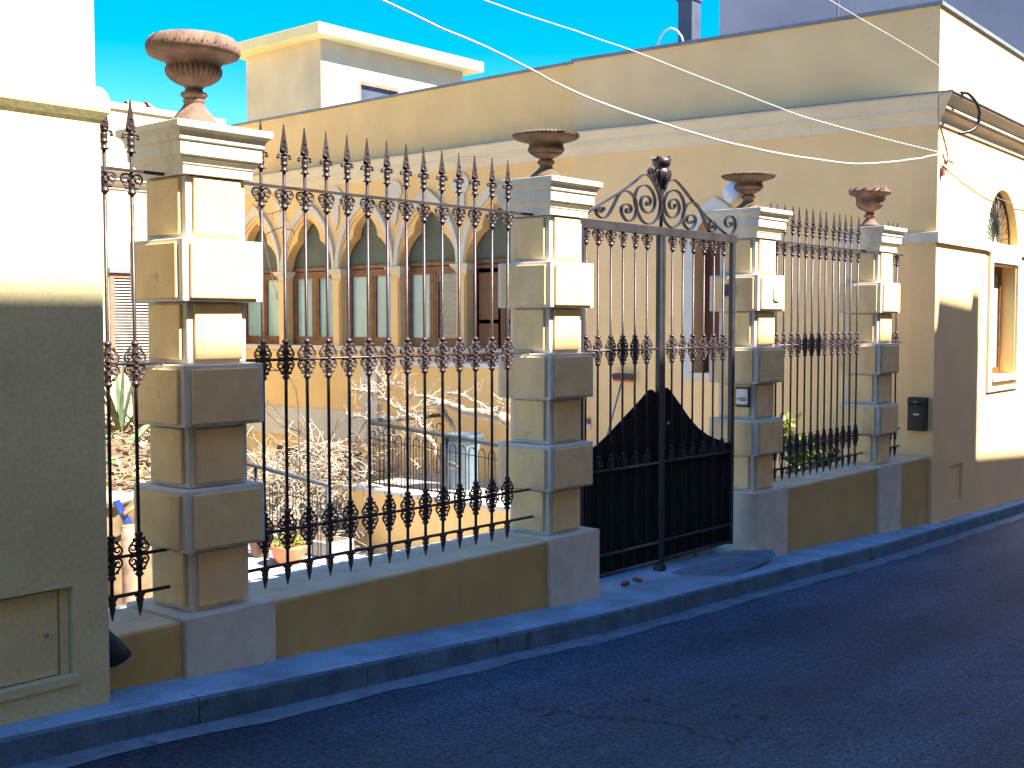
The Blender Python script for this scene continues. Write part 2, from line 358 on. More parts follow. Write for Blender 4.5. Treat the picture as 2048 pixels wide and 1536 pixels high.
def lerp_tab(tab, x):
    if x <= tab[0][0]: return tab[0][1]
    for (a, b), (c, d) in zip(tab, tab[1:]):
        if x <= c: return b + (d-b)*(x-a)/(c-a)
    return tab[-1][1]
SC0=[(6.581,2.469),(6.729,2.538),(6.917,2.621),(7.063,2.692),(7.161,2.747),(7.211,2.777),(7.262,2.791),(7.313,2.782),(7.365,2.744),(7.418,2.691),(7.451,2.635),(7.461,2.584),(7.449,2.524),(7.420,2.478),(7.369,2.442),(7.304,2.426),(7.234,2.438),(7.183,2.477),(7.145,2.531),(7.123,2.587),(7.131,2.637),(7.168,2.683),(7.231,2.708),(7.295,2.705),(7.353,2.670),(7.386,2.615),(7.378,2.556),(7.342,2.520),(7.297,2.508),(7.239,2.520),(7.203,2.561),(7.207,2.601),(7.238,2.628),(7.289,2.630),(7.325,2.609),(7.322,2.577),(7.290,2.562),(7.270,2.580),(7.293,2.594)]
SC1=[(6.730,2.481),(6.743,2.498),(6.729,2.509),(6.701,2.502),(6.693,2.484),(6.712,2.470),(6.660,2.502),(6.651,2.471),(6.678,2.442),(6.730,2.432),(6.788,2.453),(6.841,2.509),(6.894,2.576),(6.947,2.629),(7.008,2.648),(7.075,2.636),(7.125,2.601),(7.148,2.553),(7.141,2.502),(7.114,2.458),(7.065,2.434),(7.016,2.435),(6.973,2.466),(6.954,2.507),(6.972,2.540),(7.021,2.554),(7.064,2.543),(7.079,2.518),(7.058,2.493),(7.021,2.492),(7.018,2.513),(7.040,2.524)]
SC2=[(7.478,2.630),(7.484,2.674),(7.516,2.729),(7.569,2.770),(7.637,2.785),(7.698,2.771),(7.796,2.715),(7.895,2.654),(7.996,2.598),(8.114,2.537),(8.233,2.490),(8.340,2.446),(8.417,2.420),(8.471,2.414),(8.526,2.429),(8.560,2.467),(8.568,2.508),(8.547,2.551),(8.500,2.569),(8.445,2.560),(8.407,2.526),(8.416,2.490),(8.462,2.476),(8.506,2.492),(8.501,2.516),(8.474,2.510)]
SC3=[(7.472,2.563),(7.486,2.512),(7.520,2.463),(7.574,2.429),(7.641,2.422),(7.703,2.445),(7.757,2.486),(7.787,2.541),(7.791,2.594),(7.772,2.646),(7.727,2.687),(7.665,2.706),(7.604,2.699),(7.544,2.664),(7.511,2.610),(7.515,2.559),(7.546,2.517),(7.600,2.494),(7.661,2.504),(7.708,2.539),(7.722,2.578),(7.703,2.618),(7.659,2.640),(7.612,2.631),(7.581,2.601),(7.595,2.568),(7.636,2.564),(7.662,2.585),(7.649,2.602)]
SC4=[(7.905,2.492),(7.901,2.473),(7.863,2.469),(7.827,2.487),(7.838,2.518),(7.883,2.536),(7.933,2.528),(7.957,2.500),(7.941,2.460),(7.891,2.425),(7.835,2.427),(7.788,2.458),(7.771,2.502),(7.787,2.556),(7.832,2.609),(7.896,2.634),(7.960,2.628),(8.018,2.584),(8.070,2.523),(8.115,2.463),(8.175,2.420),(8.227,2.425),(8.261,2.453),(8.251,2.488),(8.210,2.502),(8.166,2.490),(8.159,2.462),(8.196,2.447),(8.226,2.463),(8.211,2.476)]
TREE=[(0.075,[(10.90,9.58,0.49),(10.90,9.88,0.53),(10.90,10.28,0.56),(10.90,10.58,0.63),(10.90,10.75,0.67)]),(0.050,[(10.90,10.75,0.66),(10.90,10.69,0.55),(10.90,10.58,0.44),(10.90,10.46,0.31)]),(0.045,[(10.75,10.96,0.22),(10.75,10.77,0.17),(10.75,10.66,0.09),(10.75,10.64,-0.03),(10.75,10.54,-0.12),(10.75,10.22,-0.17)]),(0.030,[(10.90,10.75,0.67),(10.90,10.98,0.72),(10.90,11.15,0.73),(10.90,11.33,0.74)]),(0.030,[(10.70,10.55,0.67),(10.70,10.78,0.59),(10.70,11.01,0.48),(10.70,11.29,0.44),(10.70,11.56,0.38),(10.70,11.81,0.32)]),(0.025,[(10.60,10.99,0.48),(10.60,11.19,0.57),(10.60,11.38,0.64),(10.60,11.58,0.71),(10.60,11.74,0.73),(10.60,11.92,0.80),(10.60,12.13,0.78)]),(0.015,[(10.80,11.60,0.81),(10.80,11.71,0.91),(10.80,11.85,1.05)]),(0.016,[(10.60,11.92,0.80),(10.60,11.70,0.76),(10.60,11.45,0.79),(10.60,11.27,0.86),(10.60,11.12,0.92)]),(0.020,[(10.60,10.91,0.51),(10.60,10.80,0.40),(10.60,10.68,0.26),(10.60,10.60,0.18)]),(0.022,[(11.00,10.72,0.76),(11.00,10.47,0.77),(11.00,10.31,0.73),(11.00,10.07,0.65),(11.00,9.74,0.54)]),(0.015,[(10.50,10.70,0.47),(10.50,10.83,0.32),(10.50,11.00,0.26),(10.50,11.24,0.16),(10.50,11.17,0.03),(10.50,11.00,0.11)]),(0.018,[(10.60,11.70,0.33),(10.60,11.84,0.41),(10.60,12.00,0.43),(10.60,12.14,0.38),(10.60,12.23,0.32)]),(0.014,[(10.50,11.66,0.18),(10.50,11.84,0.04),(10.50,12.03,-0.08)]),(0.012,[(10.50,11.62,-0.16),(10.50,11.44,-0.10),(10.50,11.28,-0.07)]),(0.014,[(10.90,11.29,-0.14),(10.90,11.07,-0.24),(10.90,10.90,-0.29),(10.90,10.69,-0.29)]),(0.014,[(10.90,9.73,0.57),(10.90,9.69,0.64),(10.90,9.63,0.73)])]
VINE=[(0.012,[(10.20,12.77,0.20),(10.20,12.78,0.56),(10.20,12.83,0.81),(10.20,13.01,0.96),(10.20,13.18,1.02),(10.20,13.63,1.04)]),(0.008,[(10.20,13.76,3.40),(10.20,13.48,3.21),(10.20,13.08,3.26),(10.20,12.82,2.90)]),(0.009,[(10.20,13.76,3.72),(10.20,13.65,3.43),(10.20,13.54,2.93),(10.20,13.32,2.30),(10.20,13.21,2.02)]),(0.008,[(10.20,13.18,1.02),(10.20,13.35,1.07),(10.20,13.75,0.99)]),(0.008,[(10.20,13.08,3.26),(10.20,13.23,3.40),(10.20,13.36,3.55)]),(0.008,[(10.20,13.48,2.93),(10.20,13.14,3.02),(10.20,12.87,2.97)]),(0.010,[(10.20,12.75,0.19),(10.20,13.19,0.27),(10.20,13.53,0.46)]),(0.009,[(10.20,12.32,-0.03),(10.20,12.64,0.16),(10.20,13.19,0.41),(10.20,13.47,0.60)])]
# ------------------------------------------------------------------ ground, road, sidewalk
ZG = [(-60, 2.2), (-20, 1.0), (2.7, 0.015), (3.1, -0.015), (3.7, -0.05), (6.1, -0.2), (8.7, -0.29), (11.1, -0.40), (12.4, -0.48), (16, -0.62), (30, -1.2), (90, -2.2)]
def zg(x): return lerp_tab(ZG, x)
KB = [(-60, 4.5), (2.4, 4.50), (3.2, 4.465), (9.5, 4.44), (11.0, 4.50), (12.2, 4.62), (15.6, 4.80), (40, 6.02), (90, 8.5)]
def kb(x): return lerp_tab(KB, x)
def wy(x): return 5.3 if x < 12.4 else 4.8 + 0.05*(x-12.4) + 0.3
XS = [-60, -30, -12, -6, -2, 0, 1, 2, 2.7, 3.1, 3.7, 4.5, 5.3, 6.1, 7, 7.8, 8.7, 9.5, 10.3, 11.1, 11.8, 12.4, 13.2, 14.2, 15.6, 17, 20, 25, 30, 45, 60, 90]
def sheet(name, cols, material, kind='structure', smooth=True):
    """cols: list of rows of points"""
    m = MB(); n = len(cols[0]); vs = [p for c in cols for p in c]; fs = []
    for a in range(len(cols)-1):
        for b in range(n-1):
            fs.append((a*n+b, (a+1)*n+b, (a+1)*n+b+1, a*n+b+1))
    m.add(vs, fs, smooth); o = m.build(name, material); tag(o, kind=kind); return o
g = MB().add([(-900,-900,-6),(900,-900,-6),(900,900,-6),(-900,900,-6)], [(0,1,2,3)]).build('ground', M['soil']); tag(g, kind='structure')
DROP = 0.125
YS = [-0.95, 0, 1.0, 2.0, 3.0, 3.7, 4.1, 4.3]
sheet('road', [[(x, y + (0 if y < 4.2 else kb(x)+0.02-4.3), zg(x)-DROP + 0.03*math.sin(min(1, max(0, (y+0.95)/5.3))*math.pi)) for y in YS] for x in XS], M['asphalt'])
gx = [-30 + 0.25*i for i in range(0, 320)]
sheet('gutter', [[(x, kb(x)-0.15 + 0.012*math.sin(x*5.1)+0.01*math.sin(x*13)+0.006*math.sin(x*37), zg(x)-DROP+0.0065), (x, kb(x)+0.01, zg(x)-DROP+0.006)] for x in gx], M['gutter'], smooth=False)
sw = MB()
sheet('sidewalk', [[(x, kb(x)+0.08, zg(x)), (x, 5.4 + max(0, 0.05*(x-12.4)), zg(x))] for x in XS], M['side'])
m = MB(); x = -20.0
while x < 40:
    L_ = 1.0; x1 = x + L_ - 0.006
    def kp(t): return t
    ys = [(kb(x), zg(x)), (kb(x1), zg(x1))]
    vs = []
    for (xx, (yk, z)) in ((x, ys[0]), (x1, ys[1])):
        vs += [(xx, yk, z-0.3), (xx, yk+0.004, z-0.012), (xx, yk+0.016, z+0.003), (xx, yk+0.085, z+0.004), (xx, yk+0.085, z-0.3)]
    m.cur = 0; m.add(vs, [(0,5,6,1),(1,6,7,2),(0,1,2,3,4),(9,8,7,6,5)]); m.cur = 1; m.add(vs, [(2,7,8,3),(3,8,9,4)])
    x += L_
tag(m.build('kerb', [M['kerb'], M['side']]), kind='structure')  # painted-in shade on the front, plain sidewalk colour on top
# far side of the street: sidewalk under the front that shades the road
sheet('sidewalk', [[(x, -1.8, zg(x)), (x, -0.95, zg(x)), (x, -0.95, zg(x)-0.3)] for x in XS], M['side'], smooth=False)

# garden side ground
tag(MB().box(-8, 12.45, 7.05, 18, -1.6, -1.3).build('garden_floor', M['paving']), kind='structure')
tag(MB().box(2.66, 10.3, 5.25, 7.05, -1.5, -0.2).build('walkway', M['paving']), kind='structure')
m = MB(); m.box(10.3, 12.45, 5.25, 11.9, -1.7, -0.53)
tag(m.build('terrace', M['wall_far']), kind='structure')
tag(MB().box(10.26, 12.44, 5.26, 11.94, -0.528, -0.48).build('terrace', M['paving']), kind='structure')

# ------------------------------------------------------------------ pillars
def pillar_common():
    """shaft blocks and cap in local coordinates, z=0 at top of base"""
    parts = []
    H = 0.304
    for k in range(7):
        z0 = k*H; z1 = z0+H; wide = k % 2 == 1
        hc = 0.232 if wide else 0.172; e = 0.0
        core = MB().box(-hc, hc, -hc, hc, z0 + (0.001 if k else 0), z1-0.001)
        pan = MB(); t = 0.019; ins = 0.036; zi0 = z0 + (0.016 if wide else 0.022); zi1 = z1 - (0.022 if wide else 0.012)
        u = hc - ins
        pan.box(-u, u, -hc-t, -hc-0.0005, zi0, zi1); pan.box(-u, u, hc+0.0005, hc+t, zi0, zi1)
        pan.box(-hc-t, -hc-0.0005, -u, u, zi0, zi1); pan.box(hc+0.0005, hc+t, -u, u, zi0, zi1)
        parts.append((core, pan))
    z = 2.13
    prof = [(0.202, 0), (0.202, 0.044), (0.208, 0.048), (0.208, 0.056), (0.214, 0.062), (0.224, 0.074), (0.226, 0.084), (0.236, 0.088),
            (0.236, 0.152), (0.246, 0.157), (0.246, 0.176), (0.249, 0.183), (0.256, 0.196), (0.266, 0.205), (0.268, 0.207), (0.276, 0.209), (0.276, 0.243), (0.0, 0.247)]
    cap = MB(); sq = [(-1,-1),(1,-1),(1,1),(-1,1)]; vs = []; fs = []
    for (r, h) in prof: vs += [(r*a, r*b, z+h) for a, b in sq]
    for k in range(len(prof)-1):
        for i in range(4):
            j = (i+1) % 4; fs.append((k*4+i, k*4+j, (k+1)*4+j, (k+1)*4+i))
    fs.append((3,2,1,0)); cap.add(vs, fs)
    return parts, cap
PX = [3.41, 6.18, 8.90, 11.335]; PY = 5.07; ZB = 0.268
PL = ['nearest gate pillar beside the cream house, large lobed terracotta urn on top', 'second pillar, holding the left side of the iron gate under a flat brown urn',
      'third pillar, right of the gate, with the silver intercom on its flank', 'farthest pillar, close to the house wall and the black letterbox']
parts, capmb = pillar_common()
cm = capmb.mesh('cap', M['cap'])
blk = [(c.mesh('block', M['core']), p.mesh('panel', M['panel'])) for c, p in parts]
PT = []
for i, px in enumerate(PX):
    t = thing('gate_pillar', (px, PY, ZB), PL[i], 'pillar', 'rusticated plaster pillars along the street')
    PT.append(t)
    zb = zg(px) - ZB - 0.15
    MB().box(-0.265, 0.265, -0.268, 0.268, zb, 0).build('base', M['base'], t, loc=(0,0,0), bevel=0.006)
    for (c, p) in blk:
        o = bpy.data.objects.new('block', c); COL.objects.link(o); o.parent = t
        q = bpy.data.objects.new('panel', p); COL.objects.link(q); q.parent = o
        o.location = (random.uniform(-.0015,.0015), random.uniform(-.0015,.0015), 0); o.rotation_euler = (0,0,random.uniform(-.004,.004))
        for w in (o, q):
            md = w.modifiers.new('bevel', 'BEVEL'); md.width = 0.0055; md.segments = 2
    o = bpy.data.objects.new('cap', cm); COL.objects.link(o); o.parent = t
    md = o.modifiers.new('bevel', 'BEVEL'); md.width = 0.0022; md.segments = 1; md.limit_method = 'ANGLE'; md.angle_limit = R(35)

# ------------------------------------------------------------------ low walls between pillars
def lowwall(x0, x1, label, zt=0.252):
    m = MB(); n = 6
    vs = []; fs = []
    xs = [x0 + (x1-x0)*i/n for i in range(n+1)]
    for x in xs: vs += [(x, 4.835, zg(x)-0.15), (x, 4.835, zt-0.012), (x, 4.844, zt-0.003), (x, 5.30, zt-0.003), (x, 5.30, -0.4)]
    for a in range(n):
        for b in range(5):
            c = (b+1) % 5; fs.append((a*5+b, (a+1)*5+b, (a+1)*5+c, a*5+c))
    fs.append((0,1,2,3,4)); fs.append(tuple(reversed(range(n*5, n*5+5)))); m.add(vs, fs)
    t = thing('garden_wall', ((x0+x1)/2, 5.07, zg((x0+x1)/2)), label, 'wall', 'low ochre walls under the fence')
    m.build('wall', M['lowwall'], t)
    MB().box(x0+0.001, x1-0.001, 4.846, 5.298, zt-0.02, zt).build('coping', M['lowtop'], t, bevel=0.004)  # thin top layer carrying the painted skylight tone
lowwall(2.4, 3.143, 'short piece of low ochre wall between the cream house and the nearest pillar')
lowwall(3.677, 5.913, 'long low ochre wall between the two nearest pillars')
lowwall(9.167, 11.068, 'low ochre wall between the two farthest pillars')
lowwall(11.602, 12.38, 'very short low wall between the farthest pillar and the villa corner')

# ------------------------------------------------------------------ urns
URN1 = [(0.128,-0.055),(0.130,-0.045),(0.118,-0.035),(0.112,-0.02),(0.104,-0.004),(0.096,0.012),(0.086,0.026),(0.07,0.042),(0.056,0.062),(0.048,0.078),(0.054,0.084),(0.054,0.094),(0.047,0.10),(0.058,0.108),(0.067,0.118),(0.062,0.13),(0.046,0.136),(0.042,0.148),
        (0.046,0.158),(0.062,0.166),(0.092,0.178),(0.122,0.197),(0.138,0.216),(0.144,0.234),(0.142,0.248),(0.132,0.256),(0.134,0.266),(0.14,0.278),(0.150,0.289),(0.170,0.297),(0.200,0.303),(0.221,0.312),(0.229,0.328),(0.227,0.350),(0.214,0.38),(0.203,0.394),(0.192,0.398),(0.18,0.388),(0.15,0.37),(0.03,0.36)]
URN2 = [(0.112,-0.02),(0.112,-0.012),(0.10,0.0),(0.092,0.01),(0.08,0.018),(0.06,0.034),(0.046,0.052),(0.041,0.064),(0.05,0.072),(0.061,0.084),(0.056,0.096),(0.042,0.104),(0.05,0.114),(0.08,0.126),(0.108,0.144),(0.122,0.162),(0.125,0.174),(0.118,0.188),(0.116,0.198),(0.118,0.21),(0.13,0.220),(0.17,0.230),(0.21,0.243),(0.2265,0.256),(0.226,0.264),(0.214,0.274),(0.19,0.281),(0.17,0.276),(0.1,0.262),(0.02,0.258)]
URN4 = [(0.10,0),(0.104,0.012),(0.085,0.024),(0.066,0.044),(0.05,0.07),(0.042,0.088),(0.046,0.1),(0.06,0.108),(0.062,0.118),(0.05,0.128),(0.038,0.134),(0.038,0.15),(0.05,0.165),(0.09,0.182),(0.118,0.202),(0.134,0.226),(0.139,0.25),(0.137,0.285),(0.14,0.31),(0.152,0.326),(0.185,0.336),(0.206,0.348),(0.208,0.362),(0.2,0.38),(0.186,0.39),(0.17,0.386),(0.12,0.372),(0.02,0.366)]
ZT = ZB + 2.13 + 0.247
def urn(px, prof, material, label, lobes, egg, plinth=None):
    dz = {1: 0.055, 2: 0.020, 3: -0.004}[egg]
    t = thing('urn', (px, PY, ZT + (dz if not (egg == 2 and px > 8) else 0.008)), label, 'urn', 'terracotta urns on the pillars')
    k = next(i for i, p in enumerate(prof) if p[1] > 0.14)
    if plinth: MB().box(-0.115, 0.115, -0.115, 0.115, -0.021, 0.0 if egg == 2 else 0.022).build('plinth', M['terra_dark'], t, loc=(0,0,0), bevel=0.003); z0 = 0.022
    else: z0 = 0.0
    MB().lathe(prof[:k+1], (0,0,z0), 32, caps=True).build('foot', material, t, loc=(0,0,0))
    MB().lathe(prof[k:], (0,0,z0), 96, lobes=lobes, caps=True).build('bowl', material, t, loc=(0,0,0))
    b = MB()    # curved petals in relief round the rim
    n = 22 if egg == 1 else 30
    if egg == 1:
        for i in range(n):
            a = 2*math.pi*i/n; pts = []
            for s_ in range(7):
                q = s_/6; rr = 0.229 - 0.026*q**1.3; zz = 0.334 + 0.062*q; aa = a + 0.17*q
                pts.append((rr*math.cos(aa), rr*math.sin(aa), z0+zz))
            b.tube(pts, [0.002,0.006,0.008,0.0085,0.008,0.006,0.002], 5)
            pts = [(p[0]*math.cos(.1)-p[1]*math.sin(.1), p[0]*math.sin(.1)+p[1]*math.cos(.1), p[2]-0.001) for p in pts[1:6]]
            b.tube(pts, 0.004, 4)
    elif egg == 2:
        for i in range(46):
            a = 2*math.pi*i/54; b.sphere((0.2225*math.cos(a), 0.2225*math.sin(a), z0+0.2655), 0.0105, 6, (1,1,0.55))
    else:
        for i in range(12):
            a = 2*math.pi*i/12; pts = []
            for s_ in range(6):
                q = s_/5; rr = 0.211-0.018*q; aa = a+0.3*q
                pts.append((rr*math.cos(aa), rr*math.sin(aa), z0+0.35+0.036*q))
            b.tube(pts, [0.002,0.006,0.008,0.008,0.006,0.002], 5)
    b.build('rim_ornament', material, t, loc=(0,0,0))
    return t
u1 = urn(PX[0], URN1, M['terra'], 'large reddish terracotta urn with lobed bowl on the nearest pillar', (3, 7, 32, 0.17), 1)
u2 = urn(PX[1], URN2, M['terra_dark'], 'flat weathered brown urn on the pillar left of the iron gate', None, 2, True)
u3 = urn(PX[2], URN2, M['terra_dark'], 'flat rusty brown urn beside the wall lamp, right of the gate', None, 2, True)
u4 = urn(PX[3], [(r, z*0.94) for r, z in URN4], M['terra_far'], 'pinkish bell shaped urn with a garland on the farthest pillar', (3, 7, 30, 0.05), 3, True)
# the plaster garland on the farthest urn
g = MB()
for i in range(14):
    a = R(-75 + i*5.5); g.sphere((0.143*math.cos(a), 0.143*math.sin(a), 0.30-0.016*math.sin(i*0.8)), 0.012+0.003*math.sin(i*2), 6)
g.build('garland', M['rocktop'], u4, loc=(0,0,0))

# ------------------------------------------------------------------ fence ironwork (built once, copied)
def spiral(cx, cz, r0, r1, a0, turns, n=13, sgn=1, y=0):
    pts = []
    for i in range(n):
        q = i/(n-1); r = r0 + (r1-r0)*q; a = a0 + sgn*turns*2*math.pi*q
        pts.append((cx + r*math.cos(a), y, cz + r*math.sin(a)))
    return pts
def collar_mb(up):
    """scroll capital hanging below a rail (up=-1) or standing on it (up=+1); origin at the rail"""
    m = MB(); s = up
    for sg in (-1, 1):
        pts = [(0.004*sg, 0, s*0.008)] + spiral(sg*0.030, s*0.030, 0.0225, 0.0055, R(90 if s < 0 else -90), 1.35, 15, sgn=-sg if s < 0 else sg)
        m.tube(pts, [0.004]+[0.0052]*9+[0.0045]*4+[0.003]*2, 5)
        m.tube([(sg*0.044,0,s*0.046),(sg*0.032,-0.002,s*0.058),(sg*0.02,-0.004,s*0.066),(sg*0.012,-0.004,s*0.078)], [0.003,0.005,0.005,0.003], 5)
        m.sphere((sg*0.026,-0.002,s*0.070), 0.0075, 6)
        m.tube([(sg*0.004,-0.010,s*0.04),(sg*0.014,-0.013,s*0.028),(sg*0.024,-0.011,s*0.024)], [0.003,0.004,0.002], 4)
    prof = [(0.006,0.0),(0.013,0.006),(0.015,0.016),(0.010,0.024),(0.013,0.034),(0.016,0.046),(0.0145,0.06),(0.0125,0.074),(0.014,0.084),(0.0185,0.089),(0.0185,0.096),(0.012,0.101),(0.008,0.108)]
    if s < 0: prof = [(r, -z) for r, z in prof][::-1]
    m.lathe(prof, (0,0,0), 8)
    for zz in (0.012, 0.05): m.sphere((0,-0.012,s*zz), 0.0085, 6)
    return m
def finial_mb():
    m = MB()   # origin at z=0 -> world 2.485
    m.lathe([(0.008,0),(0.019,0.004),(0.020,0.009),(0.012,0.014),(0.0115,0.03),(0.016,0.036),(0.017,0.042),(0.013,0.046),(0.015,0.06),(0.017,0.072),(0.012,0.082),(0.010,0.09)], (0,0,0), 8)
    for sg in (-1, 1):
        m.tube([(sg*0.006,-0.002,0.088),(sg*0.018,-0.003,0.092),(sg*0.029,-0.002,0.088),(sg*0.034,0,0.078),(sg*0.031,0,0.070)], [0.006,0.0065,0.006,0.006,0.004], 6)
        m.sphere((sg*0.0325,0,0.074), 0.0085, 6)
        m.tube([(sg*0.002,-0.011,0.1),(sg*0.012,-0.012,0.112),(sg*0.019,-0.006,0.125)], [0.003,0.0045,0.002], 4)
        m.tube([(0,-0.0125,0.128),(sg*0.010,-0.008,0.142)], [0.0035,0.001], 4)
        m.tube([(0,-0.0125,0.158),(sg*0.008,-0.007,0.17)], [0.003,0.001], 4)
    m.sphere((0,-0.010,0.093), 0.010, 6)
    # blade: diamond section, broad shoulder tapering to the tip
    sec = [(0.085,0.010,0.010),(0.098,0.021,0.014),(0.112,0.0225,0.014),(0.135,0.020,0.013),(0.17,0.0145,0.010),(0.21,0.0085,0.007),(0.238,0.0045,0.0045),(0.25,0.0035,0.0035)]
    vs = []; fs = []
    for (z, a, b) in sec: vs += [(a,0,z),(0,b,z),(-a,0,z),(0,-b,z)]
    for k in range(len(sec)-1):
        for i in range(4):
            j = (i+1)%4; fs.append((k*4+i,k*4+j,(k+1)*4+j,(k+1)*4+i))
    fs += [(3,2,1,0), tuple(range(len(sec)*4-4, len(sec)*4))]
    m.add(vs, fs)
    return m
def foot_mb():
    m = MB()   # origin at bottom rail z=0.385, spike to 0.268
    m.lathe([(0.0,-0.118),(0.003,-0.112),(0.008,-0.085),(0.0135,-0.06),(0.0145,-0.052),(0.012,-0.05),(0.017,-0.038),(0.0175,-0.03),(0.014,-0.026),(0.020,-0.012),(0.021,-0.004),(0.012,0.002)], (0,0,0), 8)
    for sg in (-1,1): m.sphere((sg*0.019,0,-0.012), 0.007, 6)
    return m
def fat(mb, k=1.13, kz=1.05):
    mb.v = [(p[0]*k, p[1]*k, p[2]*kz) for p in mb.v]; return mb
ME_UP = fat(collar_mb(1)).mesh('scroll_collar', M['iron']); ME_DN = fat(collar_mb(-1)).mesh('scroll_collar', M['iron'])
ME_FIN = fat(finial_mb(), 1.2, 1.0).mesh('spear_finial', M['iron']); ME_FOOT = fat(foot_mb(), 1.15, 1.0).mesh('foot_spike', M['iron'])
dbl = collar_mb(1); d2 = collar_mb(-1); dbl.add(d2.v, d2.f, True)
ME_DBL = fat(dbl).mesh('scroll_collar', M['iron'])
ME_BAR = MB().tube([(0,0,0.36),(0,0,2.49)], 0.0092, 8).mesh('bar', M['iron'])
def put(name, me, parent, loc=(0,0,0)):
    o = bpy.data.objects.new(name, me); COL.objects.link(o); o.parent = parent; o.location = loc; return o
FY = 5.03
def fence(name, xs, r0, r1, label, y=FY):
    x0 = (r0+r1)/2; t = thing(name, (x0, y, 0.27), label, 'fence', 'wrought iron fence panels')
    for k, zr in enumerate((0.385, 0.572, 1.49, 2.405)):
        rad = (0.0095, 0.0085, 0.008, 0.010)[k]
        rr = MB()
        if k == 3: rr.tube([(r0, y-0.002, zr), (r1, y-0.002, zr)], 0, flat=(0.026, 0.014, (0,1,0)))
        else: rr.tube([(r0, y-0.004, zr), (r1, y-0.004, zr)], rad, 8)
        rr.build('rail', M['iron_flat'] if k == 3 else M['iron'], t)
    for i, x in enumerate(xs):
        b = put('bar', ME_BAR, t, (x-x0, 0, -0.27))
        b.rotation_euler = (random.uniform(-.003,.003), random.uniform(-.003,.003), 0)
        for nm, me, z in (('spear_finial', ME_FIN, 2.487), ('scroll_collar', ME_DN, 2.397), ('scroll_collar', ME_DBL, 1.49), ('scroll_collar', ME_DBL, 0.572), ('foot_spike', ME_FOOT, 0.385)):
            put(nm, me, b, (0, 0, z)).rotation_euler = (0, 0, random.uniform(-.1,.1))
    return t
fence('iron_fence', [2.60+0.0*i if i == 0 else (2.747, 2.893, 3.041)[i-1] for i in range(4)], 2.45, 3.20, 'iron fence stub with two visible spears between the cream house and the nearest pillar')
fence('iron_fence', [3.782 + 0.15*k for k in range(14)], 3.60, 5.985, 'widest iron fence panel, fourteen spears, between the two nearest pillars')
fence('iron_fence', [9.207 + 0.1365*k for k in range(14)], 9.08, 11.15, 'far iron fence panel with twelve visible spears, right of the gate')
fence('iron_fence', [11.70 + 0.125*k for k in range(3)], 11.52, 12.06, 'short iron fence stub hidden behind the farthest pillar, spear tips just showing')
# ------------------------------------------------------------------ iron gate
GY = 5.0
gate = thing('iron_gate', (7.51, GY, -0.2), 'tall black double gate with scrolled iron crest and dark sheet metal lower half', 'gate')
MB().box(6.40, 8.57, GY-0.022, GY+0.022, 2.348, 2.413).build('top_beam', M['iron_flat'], gate, bevel=0.003)
for k, sc in enumerate((SC0, SC1, SC2, SC3, SC4)):
    pts = [(x, GY, z) for x, z in sc]
    # smooth the measured outline (Catmull-Rom) so the strap bends evenly
    P = [Vector(p) for p in pts]; out_ = []
    for i in range(len(P)-1):
        a, b, c, d = P[max(i-1,0)], P[i], P[i+1], P[min(i+2,len(P)-1)]
        for t_ in (0, 0.34, 0.67):
            out_.append(0.5*((2*b) + (c-a)*t_ + (2*a-5*b+4*c-d)*t_*t_ + (3*b-a-3*c+d)*t_**3))
    out_.append(P[-1])
    MB().tube(out_, 0, flat=(0.030, 0.008, (0,1,0))).build('scroll', M['iron_flat'], gate, bevel=0.0015)
# small curls that finish the straps at the left pillar and under the crest
MB().tube([(7.395,GY,2.72),(7.375,GY,2.78),(7.352,GY,2.83),(7.325,GY,2.845),(7.305,GY,2.825),(7.312,GY,2.795),(7.34,GY,2.79),(7.352,GY,2.81)], 0, flat=(0.03,0.008,(0,1,0))).build('scroll', M['iron_flat'], gate)
MB().tube([(7.50,GY,2.68),(7.53,GY,2.73),(7.565,GY,2.775),(7.585,GY,2.81),(7.578,GY,2.845),(7.552,GY,2.85)], 0, flat=(0.03,0.008,(0,1,0))).build('scroll', M['iron_flat'], gate)
MB().tube([(6.42,GY,2.395),(6.50,GY,2.43),(6.585,GY,2.472)], 0, flat=(0.03,0.008,(0,1,0))).build('scroll', M['iron_flat'], gate)
# crest flower
f = MB()
f.tube([(7.468,GY,2.40),(7.468,GY,2.62),(7.470,GY,2.70),(7.472,GY,2.76)], [0.014,0.012,0.016,0.02], 8)
f.lathe([(0.012,2.69),(0.03,2.73),(0.055,2.775),(0.068,2.815),(0.060,2.845),(0.048,2.858),(0.058,2.868),(0.07,2.885),(0.078,2.925),(0.05,2.93),(0.02,2.915)], (7.472,GY,0), 10)
for i in range(10):
    a = 2*math.pi*i/10
    f.tube([(7.472+0.02*math.cos(a),GY+0.02*math.sin(a),2.715),(7.472+0.06*math.cos(a),GY+0.05*math.sin(a),2.78),(7.472+0.072*math.cos(a),GY+0.06*math.sin(a),2.82),(7.472+0.058*math.cos(a+.2),GY+0.05*math.sin(a+.2),2.85)], [0.004,0.009,0.009,0.003], 5)
for i in range(5):
    a = R(-90) + 2*math.pi*i/5
    c_, s_ = math.cos(a), math.sin(a)
    f.add([(7.472,GY,2.862),(7.472+0.075*math.cos(a-.5),GY+0.06*math.sin(a-.5),2.90),(7.472+0.092*c_,GY+0.075*s_,2.945),(7.472+0.075*math.cos(a+.5),GY+0.06*math.sin(a+.5),2.90),(7.472+0.03*c_,GY+0.03*s_,2.93)],
          [(0,1,4),(1,2,4),(2,3,4),(3,0,4),(0,3,2,1)])
f.sphere((7.472,GY,2.925), 0.022, 8)
f.build('crest_flower', M['iron'], gate)
